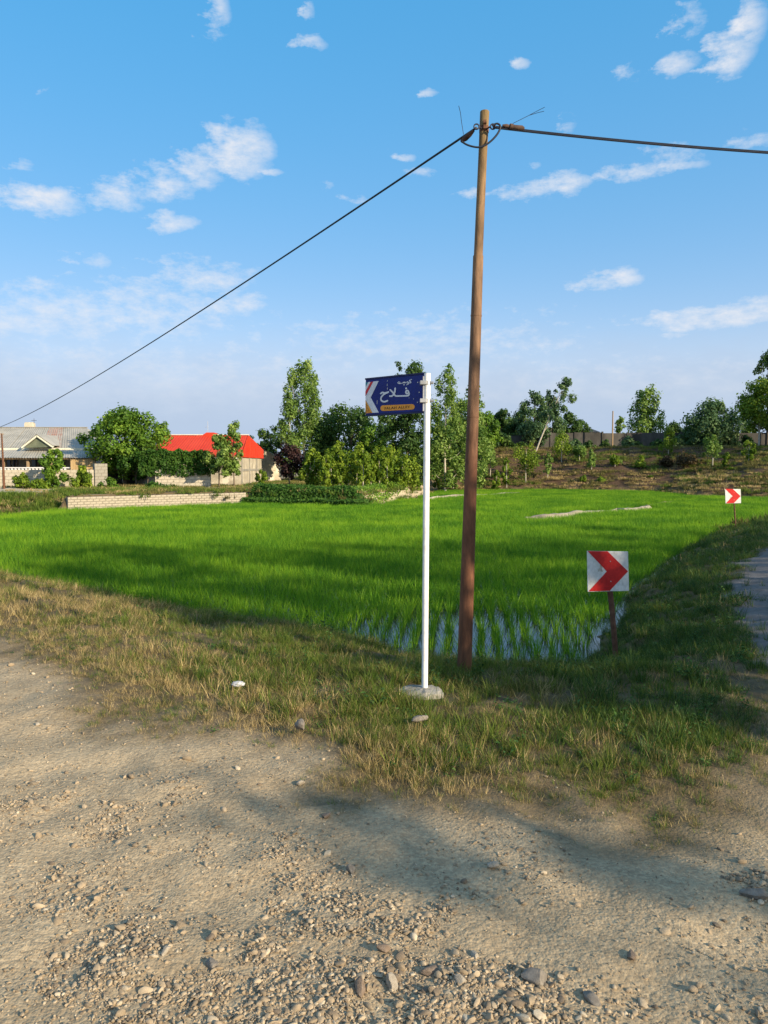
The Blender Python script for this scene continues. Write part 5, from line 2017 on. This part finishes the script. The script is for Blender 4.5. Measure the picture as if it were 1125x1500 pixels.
wg = thing('gate_wing_wall', 'shaded block wing wall angled into the gateway', 'wall', (at(204, 715, 53).x, 53, .1))
block_wall(wg, (at(203, 715, 53.5).x, 53.5), (at(227.5, 715, 50.55).x, 50.55), .05, at(215, 690, 52).z, .42, .20, .2, M['block_shade_grey'], seed=7)


def vine(name, label, x0, x1, y, z0, z1, n, seed, leafm='vine'):
    rg = np.random.default_rng(seed)
    o = thing(name, label, 'vine', ((x0 + x1) / 2, y, .15))
    tx = rg.uniform(0, 1, n)
    X_ = x0 + (x1 - x0) * tx
    top = z1 - .35 * fbm(tx * 9, tx * 0 + 3, seed) + .15
    bot = z0 + .25 * (fbm(tx * 14, tx * 0 + 7, seed + 1) - .5)
    Z_ = bot + (top - bot) * rg.uniform(size=n) ** .8
    bul = .35 + .5 * fbm(tx * 12, Z_ * 2.2, seed + 2)
    Y_ = y - bul * rg.uniform(.1, 1, n) ** .5 + .35
    nn = rg.normal(size=(n, 3)) * .6 + np.array([.1, -.7, .35])
    nn /= np.linalg.norm(nn, axis=1)[:, None]
    V, Q = leaves(rg, np.stack([X_, Y_, Z_], 1), nn, np.full(n, .15), .8)
    tone = np.clip(.15 + .6 * fbm(X_ * 2.4, Z_ * 2.4, seed + 3) + rg.normal(0, .15, n), 0, 1)
    link('foliage', mesh_from_quads('foliage', V - np.array(o.location), Q, LEAF[leafm], {'ran': ('FLOAT', np.repeat(tone, 4))}), o)
    mb_ = MB()
    for k in range(6):
        xx = x0 + (x1 - x0) * (k + .5) / 6
        mb_.tube([(xx, y + .2, .1), (xx + .1, y + .15, z0), (xx + random.uniform(-.3, .3), y + .1, z1 - .3)], [.03, .025, .01], 5)
    mb_.build('stem', M['bark'], o)
    return o


vine('climbing_vine', 'dense dark green vine hanging over the cream compound wall', at(205, 680, 50.4).x, at(308, 680, 50.4).x, 50.4, at(250, 697, 50.4).z, at(250, 660, 50.4).z, 7000, 81)

# --- the red roofed house
h2 = thing('red_roofed_house', 'house with bright red sheet metal roof and stained concrete walls', 'house', (-13, 54.5, .2))
HX0, HX1 = -16.8, at(352, 670, 54).x
E2 = at(352, 669, 54).z
RY = 57.0
R2 = at(358, 637.5, RY).z
HXR = HX1
wl = MB()
wl.box((HX0 + .3, 54.45, 0), (HX1 - .05, 63.6, E2 + .1))
w2 = wl.build('wall', M['render_wall'], h2)
# pilasters and a plinth give the render its joints
for q in (54.5, 57.6, 60.8):
    mb = MB()
    mb.box((HX1 - .05, q, .05), (HX1 + .02, q + .22, E2 + .08))
    mb.build('pilaster', M['block_shade_grey'], w2)
mb = MB()
mb.box((HX1 - .05, 54.75, 1.20), (HX1 - .005, 63.5, 1.36))
mb.build('bond_beam', M['block_shade_grey'], w2)
BY = 64.2
BZ = at(384, 659.5, BY).z
rb = MB()
rb.add([(HX0, 54.05, E2 - .04), (HX1, 54.05, E2 - .04), (HXR, RY, R2 - .04), (HX0 + .75, RY, R2 - .04), (HX0, BY, BZ - .05), (HX1, BY, BZ - .05)],
       [(0, 1, 2, 3), (3, 2, 5, 4), (0, 3, 4), (1, 5, 2), (0, 4, 5, 1)])
ro2 = rb.build('roof', M['tin_red'], h2)
roof_sheets(ro2, (HX0, 54, E2), (HX1, 54, E2), (HXR, RY, R2), (HX0 + .75, RY, R2), .85, lambda i, n_: M['tin_red'], seed=8, amp=.010, nw=5)
# vertical red sheets on the gable end
def gtop(y):
    return E2 + (R2 - E2) * (y - 54) / (RY - 54) if y < RY else R2 + (BZ - R2) * (y - RY) / (BY - RY)


ygs = np.linspace(54.02, BY - .02, 12)
for i in range(11):
    a, b = ygs[i], ygs[i + 1]
    mb = MB()
    x_ = HX1 + .04 + (.012 if i % 2 else 0)
    poly = [(x_, a, E2 - .03), (x_, b + .02, E2 - .03 ), (x_, b + .02, gtop(b) + .02), (x_, a, gtop(a) + .02)]
    if a < RY < b:
        poly.insert(3, (x_, RY, R2 + .02))
    mb.prism(poly, (-.012, 0, 0))
    for k in range(1, 4):
        yy = a + (b - a) * k / 4
        mb.box((x_, yy - .02, E2 - .03), (x_ + .018, yy + .02, gtop(yy) - .02))
    mb.build('gable_sheet', M['tin_red'], h2)
mb = MB()
mb.beam((HX0 + .7, RY, R2 + .03), (HXR + .1, RY, R2 + .03), .22, .05)
mb.build('ridge_cap', M['fascia'], ro2)
mb = MB()
ra = [at(296, 640, RY + .4), at(305, 634, RY + .4), at(316, 634, RY + .4), at(322, 640, RY + .4)]
mb.prism([Vector((q.x, RY - .2, q.z)) for q in ra], (0, 1.2, 0))
mb.build('ridge_vent', M['tin_red'], ro2)
mb = MB()
q0, q1 = at(304.5, 634, RY + .3), at(304.5, 617, RY + .3)
mb.tube([(q0.x, RY + .3, q0.z - .3), (q0.x, RY + .3, q1.z)], .014, 6)
mb.tube([(q0.x - .2, RY + .3, (q0.z + q1.z) / 2), (q0.x, RY + .3, (q0.z + q1.z) / 2)], .012, 6)
mb.build('aerial', M['galv'], ro2)
mb = MB()
mb.box((HX0 + .2, 54.0, E2 - .16), (HX1 - .02, 54.06, E2 - .045))
mb.build('eave_board', M['fascia'], ro2)
# yard wall behind
yw = thing('yard_wall', 'tall rendered yard wall with rounded end behind the red house', 'wall', (HX1, 64.5, .2))
mb = MB()
p_ = [at(380, 660, 64.6), at(386, 659.5, 64.6), at(395, 662, 65.2), at(403, 667, 65.8), at(406, 680, 66), at(412, 706, 66.2)]
top_ = [Vector(q) for q in p_]
poly = [Vector((top_[0].x, 64.6, 0)), ] + top_ + [Vector((top_[-1].x, 66.2, 0))]
mb.prism(poly, (0, .3, 0))
mb.build('wall_panel', M['render_wall'], yw)

# wooden pole by the grey house
wp = at(6, 715, 47.2)
wpz = hz(wp.x, 47.2)
wpl = thing('wooden_pole', 'thin brown wooden pole in front of the grey house at the left edge', 'utility pole', (wp.x, 47.2, wpz))
mb = MB()
tz = at(6, 635, 47.2).z
mb.tube([(wp.x, 47.2, wpz - .2), (wp.x - .02, 47.2, (wpz + tz) / 2), (wp.x - .05, 47.2, tz)], [.08, .065, .045], 10)
mb.build('shaft', M['rust'], wpl, smooth=True)
mb = MB()
mb.beam((wp.x - .45, 47.2, tz - .03), (wp.x + .06, 47.2, tz - .03), .05, .06)
mb.build('crossarm', M['timber'], wpl)
# next pole of the cable, outside the frame
np_ = thing('far_utility_pole', 'utility pole beyond the left edge holding the long cable', 'utility pole', (PL1.x, PL1.y, hz(PL1.x, PL1.y)))
mb = MB()
mb.tube([(PL1.x, PL1.y, -.1), (PL1.x, PL1.y, PL1.z + .15)], [.09, .06], 10)
mb.build('shaft', M['pole'], np_, smooth=True)
x, y = PR1.x, PR1.y
np_ = thing('far_utility_pole', 'utility pole beyond the right edge holding the double cable', 'utility pole', (x, y, hz(x, y)))
mb = MB()
mb.tube([(x, y, hz(x, y) - .2), (x, y, PR1.z + .15)], [.09, .05], 10)
mb.build('shaft', M['pole'], np_, smooth=True)

# --- concrete wall on top of the bank
cwall = thing('concrete_wall', 'long weathered concrete panel wall in shade-dark grey on top of the earth bank', 'wall', (14, 84, 3.3))
px = 690
xw = at(px, 640, 84).x
while xw < 62:
    x2 = xw + random.uniform(2.6, 3.1)
    zb = hz((xw + x2) / 2, 84)
    zt = at(800, 634, 84).z + random.uniform(-.05, .05) - (.25 if xw < 14 else 0)
    mb = MB()
    mb.box((xw, 84 + random.uniform(-.02, .02), zb - .5), (x2 - .12, 84.15, zt))
    mb.build('wall_panel', M['wall_dark'], cwall)
    mb = MB()
    mb.box((x2 - .13, 83.93, zb - .5), (x2 + .02, 84.2, zt + .10))
    mb.build('wall_post', M['wall_dark'], cwall)
    xw = x2
# outbuilding roof behind it and a thin mast
M['tile'] = worn('old_tiles', (.20, .12, .08), (.34, .24, .17), 1.5, .9, .5, .05, 6)
ob = thing('outbuilding', 'low outbuilding with old brown roof behind the concrete wall', 'building', (at(820, 640, 96).x, 96, 3.3))
a, b = at(762, 640, 96), at(872, 640, 96)
zt = at(800, 632, 96).z
mb = MB()
mb.box((a.x, 95, 3.0), (b.x, 101, zt - .1))
mb.build('wall', M['wall_dark'], ob)
mb = MB()
mb.add([(a.x - .3, 94.6, zt - .15), (b.x + .3, 94.6, zt - .15), (b.x - .2, 98, at(800, 627, 98).z), (a.x + .6, 98, at(800, 626, 98).z), (a.x - .3, 101.4, zt - .15), (b.x + .3, 101.4, zt - .15)],
       [(0, 1, 2, 3), (3, 2, 5, 4), (0, 3, 4), (1, 5, 2), (0, 4, 5, 1)])
mb.build('roof', M['tile'], ob)
ms = at(897, 650, 82)
mz = hz(ms.x, 82)
mast = thing('thin_mast', 'thin grey mast standing at the concrete wall', 'pole', (ms.x, 82, mz))
mb = MB()
mb.tube([(ms.x, 82, mz - .2), (ms.x, 82, at(897, 602, 82).z)], [.09, .06], 8)
mb.build('shaft', M['timber'], mast, smooth=True)
# painted marks of the old asphalt are long gone; the path keeps only its cracks
